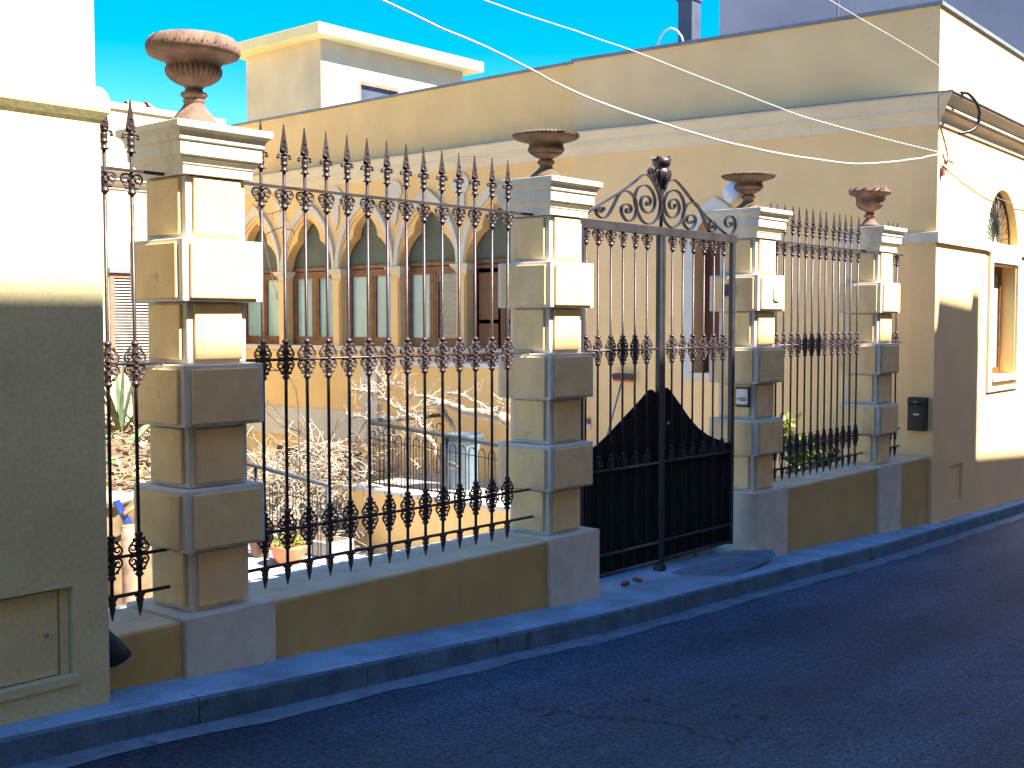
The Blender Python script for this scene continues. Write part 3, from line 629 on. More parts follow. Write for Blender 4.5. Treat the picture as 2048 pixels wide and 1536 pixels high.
for x, w in ((7.455, 0.042), (7.497, 0.03), (8.528, 0.046), (6.47, 0.046)):
    MB().box(x-w/2, x+w/2, GY-0.02, GY+0.02, -0.17 if x < 8 else -0.16, 2.347).build('stile', M['iron_flat'], gate, bevel=0.003)
ME_GB = MB().tube([(0,0,-0.15),(0,0,2.35)], 0.0085, 8).mesh('bar', M['iron'])
GX = [6.535, 6.678, 6.832, 6.980, 7.135, 7.288, 7.630, 7.779, 7.930, 8.086, 8.238, 8.386]
for x in GX:
    b = put('bar', ME_GB, gate, (x-7.51, 0, 0.2))
    for nm, me, z in (('scroll_collar', ME_DN, 2.347), ('scroll_collar', ME_DBL, 1.49), ('scroll_collar', ME_UP, 0.628)):
        put(nm, me, b, (0, 0, z)).rotation_euler = (0, 0, random.uniform(-.2,.2))
for (a, b_) in ((6.49, 7.435), (7.51, 8.505)):
    for z, r in ((1.49, 0.008), (0.622, 0.013), (0.01, 0.013), (-0.135, 0.018)):
        MB().tube([(a, GY-0.006, z), (b_, GY-0.006, z)], r, 8).build('rail', M['iron'], gate)
# sheet metal panels with swept tops
def sheet_panel(pts, zb):
    poly = pts + [(pts[-1][0], zb), (pts[0][0], zb)]
    m = MB().prism(poly, 'y', GY+0.016, GY+0.022)
    return m.build('sheet_panel', M['sheet'], gate)
left = [(6.49,0.80),(6.62,0.79),(6.70,0.815),(6.84,0.885),(6.985,0.968),(7.14,1.058),(7.25,1.12),(7.30,1.155),(7.335,1.178),(7.375,1.184),(7.41,1.175),(7.435,1.155)]
right = [(7.515,1.175),(7.55,1.19),(7.60,1.188),(7.64,1.165),(7.72,1.10),(7.80,1.035),(7.88,0.965),(7.96,0.905),(8.06,0.84),(8.18,0.785),(8.30,0.745),(8.42,0.71),(8.505,0.69)]
sheet_panel(left, -0.14); sheet_panel(right, -0.14)
m = MB()      # shallow vertical ribs pressed into the sheets
for x in [6.56 + 0.075*k for k in range(26)]:
    if 7.42 < x < 7.53: continue
    tab = left if x < 7.47 else right
    m.box(x-0.006, x+0.006, GY+0.013, GY+0.0165, -0.13, lerp_tab(tab, x)-0.02)
m.build('rib', M['sheet'], gate)
MB().box(7.43, 7.50, GY-0.05, GY+0.03, -0.215, -0.165).build('drop_bolt', M['iron_flat'], gate, bevel=0.006)
MB().lathe([(0.0,0),(0.012,0.002),(0.012,0.012),(0.0,0.014)], (0,0,0), 12).build('key_plate', M['silver'], gate, loc=(0.02,-0.03,1.12)).rotation_euler = (R(90),0,0)

# things on and around the pillars
def box_on(name, c, d, mt, label, cat, bev=0.004):
    t = thing(name, c, label, cat); MB().box(-d[0],d[0],-d[1],d[1],-d[2],d[2]).build('housing', mt, t, loc=(0,0,0), bevel=bev); return t
ic = box_on('intercom', (8.702, 4.99, 1.065), (0.012,0.068,0.085), M['black'], 'square silver and black intercom on the flank of the pillar right of the gate', 'intercom')
MB().box(-0.016,-0.0125,-0.056,0.056,-0.062,0.068).build('face_plate', M['silver'], ic, loc=(0,0,0), bevel=0.001)
m = MB(); m.box(-0.0185,-0.0165,-0.04,0.02,-0.03,-0.02); m.box(-0.0185,-0.0165,-0.04,0.02,-0.012,-0.004); m.build('name_slot', M['dark'], ic, loc=(0,0,0))
MB().lathe([(0,0),(0.007,0.001),(0.007,0.005),(0,0.006)], (0,0,0), 10).build('call_button', M['red'], ic, loc=(-0.016,0.035,-0.015)).rotation_euler = (0, R(-90), 0)
lk = box_on('gate_lock', (8.628, 5.10, 1.965), (0.02,0.045,0.05), M['vent'], 'small brown electric box high on the flank of the pillar right of the gate', 'electric box')
MB().box(-0.026,-0.0205,-0.03,0.03,-0.03,0.03).build('cover', M['iron_flat'], lk, loc=(0,0,0), bevel=0.002)
t = thing('number_tile', (8.945, 4.8095, 1.935), 'small pale octagonal house tile on the sunlit front of the pillar right of the gate', 'tile')
c_ = 0.022; a = 0.058; b = 0.064
MB().prism([(-a+c_,-b),(a-c_,-b),(a,-b+c_),(a,b-c_),(a-c_,b),(-a+c_,b),(-a,b-c_),(-a,-b+c_)], 'y', -0.004, 0.009).build('tile', M['cap'], t, loc=(0,0,0), bevel=0.002)
m = MB(); m.tube([(-0.012,-0.005,-0.018),(0.0,-0.005,0.02),(0.012,-0.005,-0.018)], 0.0015, 4); m.build('mark', M['lead'], t, loc=(0,0,0))

# ramp board, bricks and litter in front of the gate
def slab(name, pts, th, mt, label, cat):
    t = thing(name, tuple(sum(p[k] for p in pts)/len(pts) for k in range(3)), label, cat)
    vs = list(pts) + [(p[0], p[1], p[2]-th) for p in pts]; n = len(pts)
    MB().add(vs, [tuple(range(n)), tuple(reversed(range(n,2*n)))] + [(i,(i+1)%n,n+(i+1)%n,n+i)[::-1] for i in range(n)]).build('board', mt, t, bevel=0.003)
    return t
z0 = zg(7.6)
slab('ramp_board', [(7.38,4.575,z0-0.025),(7.9,4.57,z0-0.005),(8.35,4.60,z0+0.02),(8.66,4.645,z0+0.035),(8.72,4.70,z0+0.045),(8.71,4.785,z0+0.05),(8.62,4.79,z0+0.048),(8.56,4.975,z0+0.04),(7.62,4.975,z0+0.008)], 0.015, M['gutter'],
     'warped dark board lying as a ramp in front of the right gate leaf', 'board')
for i, (x, y, r, lb) in enumerate([(6.93,4.93,20,'broken red brick lying under the left gate leaf'), (7.12,4.95,65,'smaller brick fragment beside the gate drop bolt')]):
    t = thing('brick_piece', (x, y, zg(x)), lb, 'brick', 'brick pieces under the gate')
    MB().box(-0.045+0.015*i,0.045,-0.022,0.022,0,0.024).build('brick', M['brick'], t, loc=(0,0,0), bevel=0.006); t.rotation_euler = (0,0,R(r))

# ------------------------------------------------------------------ cream house at the left edge
lb = thing('cream_house', (-1.0, 5.5, 0.1), 'tall cream house front filling the left edge of the street, moulding halfway up', 'house')
HX = 2.665; HY = 4.665
mh = Matrix(((1,0,0,0),(0,0,1,HY),(0,1,0,0),(0,0,0,1)))   # (u,v,w) -> X=u, Y=HY+w, Z=v
holed('wall', [(-9,-0.5),(HX,-0.5),(HX,2.55),(-9,2.55)], [[(1.0,0.155),(2.50,0.155),(2.50,0.56),(1.0,0.56)]], 0.3, mh, M['housecream'], lb)
MB().box(-9, HX, HY+0.301, 5.5, -0.5, 2.55).build('wall', M['housecream'], lb)
MB().box(-9, HX-0.012, HY+0.012, 5.49, 2.551, 7.5).build('upper_wall', M['housecream'], lb)
m = MB().sweep([(-9, HY, 0), (HX, HY, 0), (HX, 5.5, 0)], [(-0.1,2.54),(0.001,2.54),(0.012,2.555),(0.032,2.585),(0.034,2.60),(0.034,2.63),(0.026,2.665),(0.010,2.69),(-0.013,2.70),(-0.1,2.70)])
m.build('cornice', M['housecream'], lb, bevel=0.003)
mm = thing('meter_cupboard', (1.75, HY+0.05, 0.36), 'flush meter cupboard door with a small round lock, low in the cream house wall', 'cupboard')
MB().box(1.003, 2.455, HY+0.045, HY+0.06, 0.18, 0.545).build('door', M['housecream'], mm, bevel=0.003)
MB().box(2.460, 2.497, HY+0.03, HY+0.10, 0.158, 0.557).build('frame', M['housecream'], mm)
MB().box(1.003, 2.52, HY-0.012, HY+0.044, 0.137, 0.1785).build('ledge', M['housecream'], mm, bevel=0.003)
MB().lathe([(0,0),(0.011,0.001),(0.011,0.006),(0.005,0.006),(0,0.002)], (0,0,0), 12).build('lock', M['silver'], mm, loc=(2.40-1.75, -0.006, 0.36-0.36)).rotation_euler = (R(90),0,0)
t = thing('downpipe_shoe', (2.70, 4.80, 0.22), 'dark cone shaped pipe end sticking out behind the cream house corner', 'pipe')
MB().tube([(2.64,4.80,0.36),(2.70,4.79,0.30),(2.745,4.78,0.225),(2.775,4.775,0.165)], [0.022,0.03,0.046,0.062], 20).build('pipe', M['rubber'], t)

# ------------------------------------------------------------------ the villa
V = thing('villa', (14.0, 9.0, 0.0), 'long yellow and tan villa wing with gothic arched windows, cornice and parapet', 'villa')
XN, XF, YC, YS_, YE = 12.40, 12.46, 4.80, 9.70, 17.6
FU = Vector((1, 0.05, 0)).normalized()
def mtx_fac(): return Matrix(((FU.x,0,-FU.y,XN),(FU.y,0,FU.x,YC),(0,1,0,0),(0,0,0,1)))   # w into the house
DZ = 0.024
# near wall (towards the garden) with the narrow arched window
def arch_pts(c, h, z0, rise, n=9, pointed=False):
    """half-outline points from right spring over the top to left spring"""
    if pointed:
        cc = (rise*rise - h*h)/(2*h) if rise > h else 0.0; r = h+cc; pts = []
        amax = math.acos(max(-1, min(1, cc/r)))
        for i in range(n+1):
            a = amax*i/n; pts.append((c + (-cc + r*math.cos(a)), z0 + r*math.sin(a)))
        left = [(2*c - u, v) for u, v in reversed(pts[:-1])]
        return pts + left
    return [(c + h*math.cos(math.pi*i/(2*n)), z0 + rise*math.sin(math.pi*i/(2*n))) for i in range(2*n+1)]
nw = [(7.24,1.08),(7.80,1.08)] + arch_pts(7.52, 0.28, 2.62, 0.42, 8, True)
holed('side_wall', [(YC+0.281,-1.6),(YS_,-1.6),(YS_,5.05+DZ*(YS_-YC)),(YC+0.281,5.056)], [nw], 0.25, mtx_xwall(XN), M['wall_near'], V)
# arcade wall
COLY = [10.42, 11.82, 13.22, 14.60, 16.0, 17.4]
def cusped(c, h):
    z0 = 2.60; half = [(h, z0), (h*0.985, z0+.08), (h*0.94, z0+.17), (h*0.86, z0+.26), (h*0.75, z0+.34), (h*0.63, z0+.405), (h*0.52, z0+.44), (h*0.475, z0+.475), (h*0.47, z0+.53), (h*0.42, z0+.61), (h*0.31, z0+.69), (h*0.16, z0+.76), (0, z0+.815)]
    return [(c+a, b) for a, b in half] + [(c-a, b) for a, b in reversed(half[:-1])]
holes = []
for k in range(5):
    a, b = COLY[k]+0.10, COLY[k+1]-0.10; c = (a+b)/2; zs = 1.33 if k else 1.14
    holes.append([(a, zs), (b, zs)] + cusped(c, (b-a)/2)[0:])
holed('arcade_wall', [(YS_+0.001,-0.20),(YE,-0.20),(YE,5.17),(YS_+0.001,5.17)], holes, 0.20, mtx_xwall(XF), M['wall_far'], V)
MB().box(XF+0.06, XF+0.3, YS_, YE, -1.6, -0.201).build('basement_wall', M['wall_near'], V)
for (y0, y1, z0, z1) in [(14.15,14.75,-0.82,-0.42),(15.6,16.2,-0.85,-0.45),(11.6,12.7,-0.45,-0.05)]:
    if z1 > -0.2: continue
    fr = MB().box(XF+0.035, XF+0.059, y0-0.04, y1+0.04, z0-0.04, z1+0.04).build('vent', M['vent'], V)
    MB().box(XF+0.03, XF+0.0345, y0, y1, z0, z1).build('opening', M['dark'], fr)
MB().box(XF-0.035, XF+0.07, 13.25, YE-0.01, -0.199, 0.275).build('plinth_band', M['trim'], V, bevel=0.006)
MB().box(XF-0.05, XF+0.001, 13.60, 13.99, -0.198, 1.24).build('pilaster', M['trim'], V, bevel=0.006)
MB().box(XF-0.06, XF+0.16, 10.6, YE-0.01, 1.255, 1.329).build('sill_course', M['trim'], V, bevel=0.006)
# cornice, parapet and flashing
CP = [(0,-0.30),(0.02,-0.30),(0.03,-0.275),(0.035,-0.25),(0.05,-0.225),(0.08,-0.20),(0.10,-0.185),(0.10,-0.165),(0.125,-0.155),(0.125,-0.125),(0.145,-0.10),(0.175,-0.065),(0.20,-0.04),(0.205,-0.035),(0.205,-0.005),(0,0.012)]
FE = 9.0
fpt = lambda u: (XN+FU.x*u, YC+FU.y*u)
zt = 4.09
zf = DZ*(YS_-YC)
path = [(*fpt(FE),0),(*fpt(0),0),(XN,YS_,zf)]
# profile "out" lies right of travel: going from the street corner to the garden keeps the outside on the left, so travel the other way round
pth = [(XN,YS_,zf),(XN,YC,0),(*fpt(FE),0)]
def sw_out(mb, path, prof): return mb.sweep(path, [(-o if FLIP else o, z) for o, z in prof])
FLIP = False
m = MB(); m.sweep([(XN,YS_,zf),(XN,YC,0),(*fpt(FE),0)], [(o, zt+z) for o, z in CP]); m.build('cornice', M['trim'], V)
m = MB(); m.sweep([(XF,YE,zf+.01),(XF,YS_+0.001,zf+.01)], [(o, zt+z) for o, z in CP]); m.build('cornice', M['trim'], V)
m = MB(); m.sweep([(XN,YS_,zf),(XN,YC,0),(*fpt(FE),0)], [(0.015,zt+.0125),(0.218,zt-.003),(0.218,zt-.012),(0.222,zt-.012),(0.222,zt+.004),(0.015,zt+.022)]); m.build('flashing', M['lead'], V)
m = MB(); m.sweep([(XF,YE,zf+.01),(XF,YS_+0.001,zf+.01)], [(0.015,zt+.0125),(0.218,zt-.003),(0.218,zt-.012),(0.222,zt-.012),(0.222,zt+.004),(0.015,zt+.022)]); m.build('flashing', M['lead'], V)
m = MB(); m.sweep([(XN,YS_+0.02,zf),(XN,YC,0),(*fpt(FE),0)], [(0.03,5.035),(0.03,5.075),(-0.28,5.085),(-0.28,5.045)]); m.build('coping', M['lead'], V)
m = MB(); m.sweep([(XF,YE,0),(XF,YS_+0.001,0)], [(0.03,5.15),(0.03,5.185),(-0.28,5.19),(-0.28,5.155)]); m.build('coping', M['lead'], V)
# facade to the street
arch = [(1.80,2.66),(3.10,2.66)] + [(2.45+0.65*math.cos(math.pi*i/20), 2.66+0.66*math.sin(math.pi*i/20)) for i in range(1,20)][0:]
win = [(2.02,1.05),(3.05,1.05),(3.05,2.40),(2.02,2.40)]
hatch = [(0.55,-0.33),(1.04,-0.33),(1.04,0.10),(0.55,0.10)]
holed('facade', [(0.0,-1.2),(FE,-1.2),(FE,5.05),(0.0,5.05)], [arch, win, hatch], 0.28, mtx_fac(), M['wall_near'], V, front=0.0005)
def fbox(u0,u1,w0,w1,z0,z1,name,mt,parent,bevel=0):
    m = MB().box(u0,u1,w0,w1,z0,z1); F = mtx_fac()
    m.v = [tuple(F @ Vector((p[0], p[2], p[1]))) for p in m.v]
    return m.build(name, mt, parent, bevel=bevel)
fbox(0.55,1.04,0.03,0.05,-0.33,0.10,'hatch',M['wall_near'],V)
# string course wraps the corner up to the garden fence
m = MB(); m.sweep([(XN,5.22,0),(XN,YC,0),(*fpt(1.78),0)], [(0,2.545),(0.038,2.545),(0.038,2.66),(0,2.665)]); m.build('string_course', M['cap'], V, bevel=0.003)
fbox(3.24,FE,-0.038,0.001,2.545,2.66,'string_course',M['cap'],V)
# window surround, frame and panes on the street side
m = MB(); F = mtx_fac()
for (u0,u1,z0,z1) in ((1.87,2.0,0.90,2.53),(3.07,3.18,0.90,2.53)): m.box(u0,u1,-0.03,0.0,z0,z1)
m.box(1.78,3.23,-0.036,0.0,2.531,2.655); m.box(1.87,3.18,-0.028,0.0,0.86,0.899)
m.box(2.001,3.069,-0.03,0.0,2.42,2.53); m.box(2.001,3.069,-0.05,0.0,0.98,1.035)
m.v = [tuple(F @ Vector((p[0], p[2], p[1]))) for p in m.v]; m.build('window_surround', M['core'], V, bevel=0.004)
m = MB()
for (u0,u1,z0,z1) in ((2.02,2.09,1.05,2.40),(2.98,3.05,1.05,2.40),(2.09,2.98,1.05,1.13),(2.09,2.98,2.30,2.40),(2.49,2.57,1.13,2.30)): m.box(u0,u1,0.17,0.23,z0,z1)
m.v = [tuple(F @ Vector((p[0], p[2], p[1]))) for p in m.v]; wf = m.build('window', M['wood'], V)
fbox(2.09,2.49,0.195,0.205,1.13,2.30,'pane',M['curtain'],wf); fbox(2.57,2.98,0.195,0.205,1.13,2.30,'pane',M['curtain'],wf)
# fanlight with a wrought sunburst grille
fl = fbox(1.81,3.09,0.20,0.21,2.661,3.31,'fanlight',M['curtain'],V)
m = MB()
hub = (2.45, 2.70)
for i in range(15):
    a = math.pi*(i+0.5)/15; r1 = 0.56 if i % 2 == 0 else 0.46
    d = (math.cos(a), math.sin(a))
    m.tube([(hub[0]+0.09*d[0],0.09,hub[1]+0.09*d[1]),(hub[0]+r1*d[0],0.09,hub[1]+r1*d[1])], 0.008, 5)
    if i < 14:
        a2 = math.pi*(i+1.0)/15; a3 = math.pi*(i+1.5)/15; rr = 0.46 if i % 2 == 0 else 0.56
        m.tube([(hub[0]+r1*d[0],0.09,hub[1]+r1*d[1]),(hub[0]+0.60*math.cos(a2),0.09,hub[1]+0.60*math.sin(a2)),(hub[0]+rr*math.cos(a3),0.09,hub[1]+rr*math.sin(a3))], 0.007, 5)
for i in range(12):
    a = math.pi*i/11; m.sphere((hub[0]+0.08*math.cos(a),0.09,hub[1]+0.08*math.sin(a)), 0.013, 5)
m.tube([(2.45+0.63*math.cos(math.pi*i/16),0.10,2.665+0.63*math.sin(math.pi*i/16)) for i in range(17)], 0.012, 5)
m.v = [tuple(F @ Vector((p[0], p[2], p[1]))) for p in m.v]; m.build('sunburst_grille', M['iron_flat'], fl)
# narrow arched window on the garden side: pale surround, brown shutter
sur_o = [(7.10,0.98),(7.94,0.98)] + arch_pts(7.52, 0.42, 2.60, 0.62, 8, True)
holed('window_surround', sur_o, [nw], 0.03, mtx_xwall(XN), M['core'], V, front=-0.0305)
sh = MB().box(XN+0.20, XN+0.23, 7.24, 7.80, 1.08, 3.05).build('shutter', M['door'], V)
m = MB(); [m.box(XN+0.185, XN+0.1995, 7.27, 7.50, 1.15+0.07*k, 1.18+0.07*k) for k in range(20)]; [m.box(XN+0.185, XN+0.1995, 7.54, 7.77, 1.15+0.07*k, 1.18+0.07*k) for k in range(20)]
m.build('slat', M['door'], sh)
MB().box(XN-0.05, XN+0.18, 7.16, 7.88, 1.02, 1.079).build('sill', M['trim'], V)

# arcade: columns, capitals, mouldings, windows
for k, cy in enumerate(COLY):
    zs = 1.33
    c_ = MB().box(XF-0.022, XF+0.0, cy-0.075, cy+0.075, zs, 2.33)
    c_.add([(XF-0.0005,cy-0.1,2.33),(XF-0.022,cy-0.075,2.33),(XF-0.022,cy+0.075,2.33),(XF-0.0005,cy+0.1,2.33),(XF-0.0005,cy-0.1,2.38),(XF-0.03,cy-0.1,2.38),(XF-0.03,cy+0.1,2.38),(XF-0.0005,cy+0.1,2.38)], [(0,1,2,3),(7,6,5,4),(0,4,5,1),(1,5,6,2),(2,6,7,3)])
    c_.build('column', M['wall_far'], V)
    cp = MB(); prof = [(0.0,2.43),(0.008,2.43),(0.012,2.46),(0.03,2.485),(0.05,2.50),(0.05,2.515),(0.07,2.525),(0.075,2.56),(0.0,2.562)]
    vs = []; fs = []
    for (o, z) in prof[1:]:
        vs += [(XF-o,cy-0.101-o,z),(XF-o,cy+0.101+o,z),(XF+0.2,cy+0.101+o,z),(XF+0.2,cy-0.101-o,z)]
    for q in range(len(prof)-2):
        for i in range(4):
            j = (i+1)%4; fs.append((q*4+i,q*4+j,(q+1)*4+j,(q+1)*4+i))
    fs += [(3,2,1,0), tuple(range(len(vs)-4, len(vs)))]
    cp.add(vs, fs); cp.build('capital', M['trim'], V)
def band(c, ho, ro, hi, ri, z0, d0, d1, name, mt, clip=True):
    A = arch_pts(c, ho, z0, ro, 12, True); B = arch_pts(c, hi, z0, ri, 12, True); m = MB(); n = len(A); vs = []
    for (a, b_) in zip(A, B): vs += [(XF-d1, a[0], a[1]), (XF-d1+0.01, b_[0], b_[1]), (XF-d0, b_[0], b_[1]), (XF-d0, a[0], a[1])]
    fs = []
    for i in range(n-1):
        for j in range(4):
            q = (j+1)%4; fs.append((i*4+j,(i+1)*4+j,(i+1)*4+q,i*4+q))
    fs += [(0,1,2,3), tuple(range(n*4-1, n*4-5, -1))]
    m.add(vs, fs); return m.build(name, mt, V)
for k in range(5):
    c = (COLY[k]+COLY[k+1])/2; h = (COLY[k+1]-COLY[k])/2
    band(c, h-0.003, 1.14, h-0.078, 0.98, 2.565, 0.0005, 0.055, 'arch_moulding', M['trim'])
    band(c, h-0.080, 0.975, h-0.098, 0.90, 2.565, 0.0005, 0.030, 'arch_moulding', M['wall_far'])
    # glazing
    a, b_ = COLY[k]+0.10, COLY[k+1]-0.10; X0 = XF+0.14; zs = 1.33 if k else 1.14
    mt = M['wood'] if k else M['door']
    w = MB(); zt_ = 2.49
    for (y0,y1,z0,z1) in ((a,a+0.07,zs,zt_),(b_-0.07,b_,zs,zt_),(a,b_,zt_,zt_+0.055),(a,b_,zt_+0.07,zt_+0.13),(a+0.07,b_-0.07,zs,zs+0.09)): w.box(X0,X0+0.05,y0,y1,z0,z1)
    mid = (a+b_)/2
    w.box(X0-0.015,X0+0.05,mid-0.045,mid-0.004,zs+0.0905,zt_); w.box(X0-0.012,X0+0.05,mid+0.004,mid+0.045,zs+0.0905,zt_)
    if k:
        for (y0,y1) in ((a+0.07,mid-0.046),(mid+0.046,b_-0.07)):
            for (p,q,r,s_) in ((y0,y0+0.045,zs+0.0905,zt_-0.001),(y1-0.045,y1,zs+0.0905,zt_-0.001),(y0+0.045,y1-0.045,zs+0.0905,zs+0.14),(y0+0.045,y1-0.045,zt_-0.055,zt_-0.001)): w.box(X0-0.008,X0+0.04,p,q,r,s_)
    wo = w.build('window' if k else 'door', mt, V)
    for s_i, (y0,y1) in enumerate(((a+0.07,mid-0.046),(mid+0.046,b_-0.07))):
        if k: 
            gl = M['darkglass'] if (k == 1 and s_i == 0) else M['curtain']
            MB().box(X0+0.02,X0+0.025,y0+0.04,y1-0.04,zs+0.13,zt_-0.05).build('pane', gl, wo)
            if gl is M['darkglass']:
                m = MB(); [m.box(X0+0.012,X0+0.016,y0+0.06,y1-0.06,zs+0.2+0.035*q,zs+0.212+0.035*q) for q in range(22)]; m.box(X0+0.01,X0+0.018,y0+0.045,y1-0.045,zt_-0.17,zt_-0.056); m.build('blind', M['conc'], wo)
        else:
            for (z0,z1) in ((zs+0.12,zs+0.55),(zs+0.60,zt_-0.06)):
                MB().box(X0-0.006,X0+0.02,y0+0.05,y1-0.05,z0,z1).build('panel', mt, wo, bevel=0.008)
    tp = MB().box(XF+0.185, XF+0.195, a-0.02, b_+0.02, zt_+0.14, 3.45).build('tympanum', M['tymp'], V)
    C = cusped(mid, h-0.10); m = MB(); m.tube([(XF+0.178, p[0], p[1]) for p in C], 0.012, 4); m.build('rim', M['wood'], tp)
# teardrop plaster ornaments between the arches
for cy in COLY[1:5]:
    pts = []
    for i in range(16):
        a = R(-60 + 300*i/15); pts.append((cy + 0.165*math.sin(a-R(90)+R(0)) if False else cy + 0.165*math.cos(a), 3.79 + 0.165*math.sin(a)*0.9))
    prof = [(cy+0.07*math.cos(R(-50)), 3.62)]
    ang = [-62 + (304)*i/18 for i in range(19)]
    ring = [(cy + 0.17*math.cos(R(q)), 3.72 + 0.16*math.sin(R(q))) for q in ang]
    stem = [(cy-0.085, 3.50), (cy-0.078, 3.38), (cy-0.05, 3.26), (cy, 3.19), (cy+0.05, 3.26), (cy+0.078, 3.38), (cy+0.085, 3.50)]
    MB().prism(ring + stem, 'x', XF-0.026, XF-0.0005).build('plaster_drop', M['trim'], V, bevel=0.006)
# roof and body of the house behind the walls
MB().box(XN+0.29, 24, 5.6, YE-0.01, 4.85, 4.9).build('roof', M['lead'], V)
MB().box(XN+0.9, 21, 5.65, YE-0.02, -1, 4.84).build('interior', M['dark'], V)
# landing in front of the door
ld_ = thing('landing', (12.0, 11.5, -0.5), 'raised yellow landing with a white slab edge in front of the villa door', 'landing')
MB().box(11.74, XF-0.062, 9.9, 12.35, -0.48, 1.08).build('wall', M['wall_far'], ld_)
MB().box(11.69, XF-0.061, 9.86, 12.40, 1.081, 1.145).build('slab', M['white'], ld_, bevel=0.006)

# back wing closing the garden
BW = thing('back_wing', (9.0, YE+2, 0), 'sunlit cream wing closing the garden at the back, louvred shutter window', 'house')
mb_ = Matrix(((1,0,0,0),(0,0,1,YE),(0,1,0,0),(0,0,0,1)))
shw = [(10.20,0.9),(10.95,0.9),(10.95,2.50),(10.20,2.50)]
shw2 = [(8.2,0.9),(8.95,0.9),(8.95,2.50),(8.2,2.50)]
holed('wall', [(2.0,-1.6),(XF-0.001,-1.6),(XF-0.001,5.20),(2.0,5.20)], [shw, shw2], 0.2, mb_, M['cream'], BW)
MB().box(2.0, 20, YE+0.201, YE+6, -1.6, 5.20).build('body', M['cream'], BW)
m = MB(); m.sweep([(2.0,YE,0),(XF,YE,0)], [(o, 4.19+z) for o, z in CP]); m.build('cornice', M['trim'], BW)
m = MB(); m.sweep([(2.0,YE,0),(XF,YE,0)], [(0.04,5.20),(0.04,5.30),(-0.3,5.30),(-0.3,5.20)]); m.build('coping', M['trim'], BW)
for s_ in (shw, shw2):
    a, b_ = s_[0][0], s_[1][0]
    fr = MB(); [fr.box(p,q,YE-0.02,YE+0.04,r,s2) for (p,q,r,s2) in ((a-0.03,a+0.05,0.88,2.52),(b_-0.05,b_+0.03,0.88,2.52),(a+0.05,b_-0.05,2.44,2.52),(a+0.05,b_-0.05,0.88,0.96))]
    f_ = fr.build('shutter', M['terra_pink'], BW)
    m = MB()
    for q in range(30):
        z = 0.98 + q*0.049
        m.add([(a+0.05,YE-0.012,z),(b_-0.05,YE-0.012,z),(b_-0.05,YE+0.03,z+0.034),(a+0.05,YE+0.03,z+0.034),(a+0.05,YE-0.012,z-0.006),(b_-0.05,YE-0.012,z-0.006),(b_-0.05,YE+0.03,z+0.028),(a+0.05,YE+0.03,z+0.028)],
              [(0,1,2,3),(7,6,5,4),(0,4,5,1),(2,6,7,3)])
    m.build('louvre', M['rocktop'], f_)
    MB().box(a+0.04,b_-0.04,YE+0.06,YE+0.07,0.95,2.46).build('backing', M['dark'], f_)
    MB().box(a-0.05,b_+0.05,YE-0.06,YE+0.01,2.521,2.60).build('lintel', M['lead'], f_)
for i, (x, r) in enumerate(((10.72, 0), (10.98, 25))):
    t = thing('ridge_tile', (x, YE+0.05, 5.30), ['salmon half round tile lying on the back wing parapet', 'tilted salmon tile piece resting beside the half round tile on the parapet'][i], 'roof tile', 'loose tiles on the back parapet')
    vs = []; n = 10; Lh = 0.17 - 0.05*i
    m = MB(); vs = []
    for e in (-Lh, Lh):
        for q in range(n+1): a = math.pi*q/n; vs.append((e, 0.075*math.cos(a), 0.075*math.sin(a)))
        for q in range(n+1): a = math.pi*(n-q)/n; vs.append((e, 0.06*math.cos(a), 0.06*math.sin(a)))
    K = 2*(n+1); fs = [(q,(q+1)%K,K+(q+1)%K,K+q) for q in range(K)]
    fs += [(q, q+1, K-2-q, K-1-q) for q in range(n)] + [(K+q+1, K+q, 2*K-1-q, 2*K-2-q) for q in range(n)]
    m.add(vs, fs).build('tile', M['terra_pink'], t, loc=(0,0,0)); t.rotation_euler = (0, R(0 if i == 0 else 14), R(r))

# stair tower on the roof
T = thing('roof_tower', (15.5, 18.0, 5.0), 'pale box shaped stair tower with overhanging flat roof behind the villa parapet', 'tower')
TX, TY = 14.5, 17.40
twin = [(TX+0.95,6.0),(TX+2.05,6.0),(TX+2.05,6.42),(TX+0.95,6.42)]
mt_ = Matrix(((1,0,0,0),(0,0,1,TY),(0,1,0,0),(0,0,0,1)))
holed('wall', [(TX,4.9),(18.40,4.9),(18.40,7.06),(TX,7.06)], [twin], 0.2, mt_, M['tower'], T)
MB().box(TX, 18.40, TY+0.201, 19.72, 4.9, 7.06).build('wall', M['tower'], T)
MB().box(TX-0.32, 18.72, TY-0.32, 20.0, 7.061, 7.27).build('roof', M['cream'], T, bevel=0.01)
w = MB(); [w.box(a,b_,TY+0.0,TY+0.05,c,d) for a,b_,c,d in ((TX+0.95,TX+1.01,6.0,6.42),(TX+1.99,TX+2.05,6.0,6.42),(TX+1.01,TX+1.99,6.36,6.42))]
wo = w.build('window', M['terra_pink'], T); MB().box(TX+1.0,TX+2.0,TY+0.06,TY+0.07,6.0,6.37).build('pane', M['pipe'], wo)

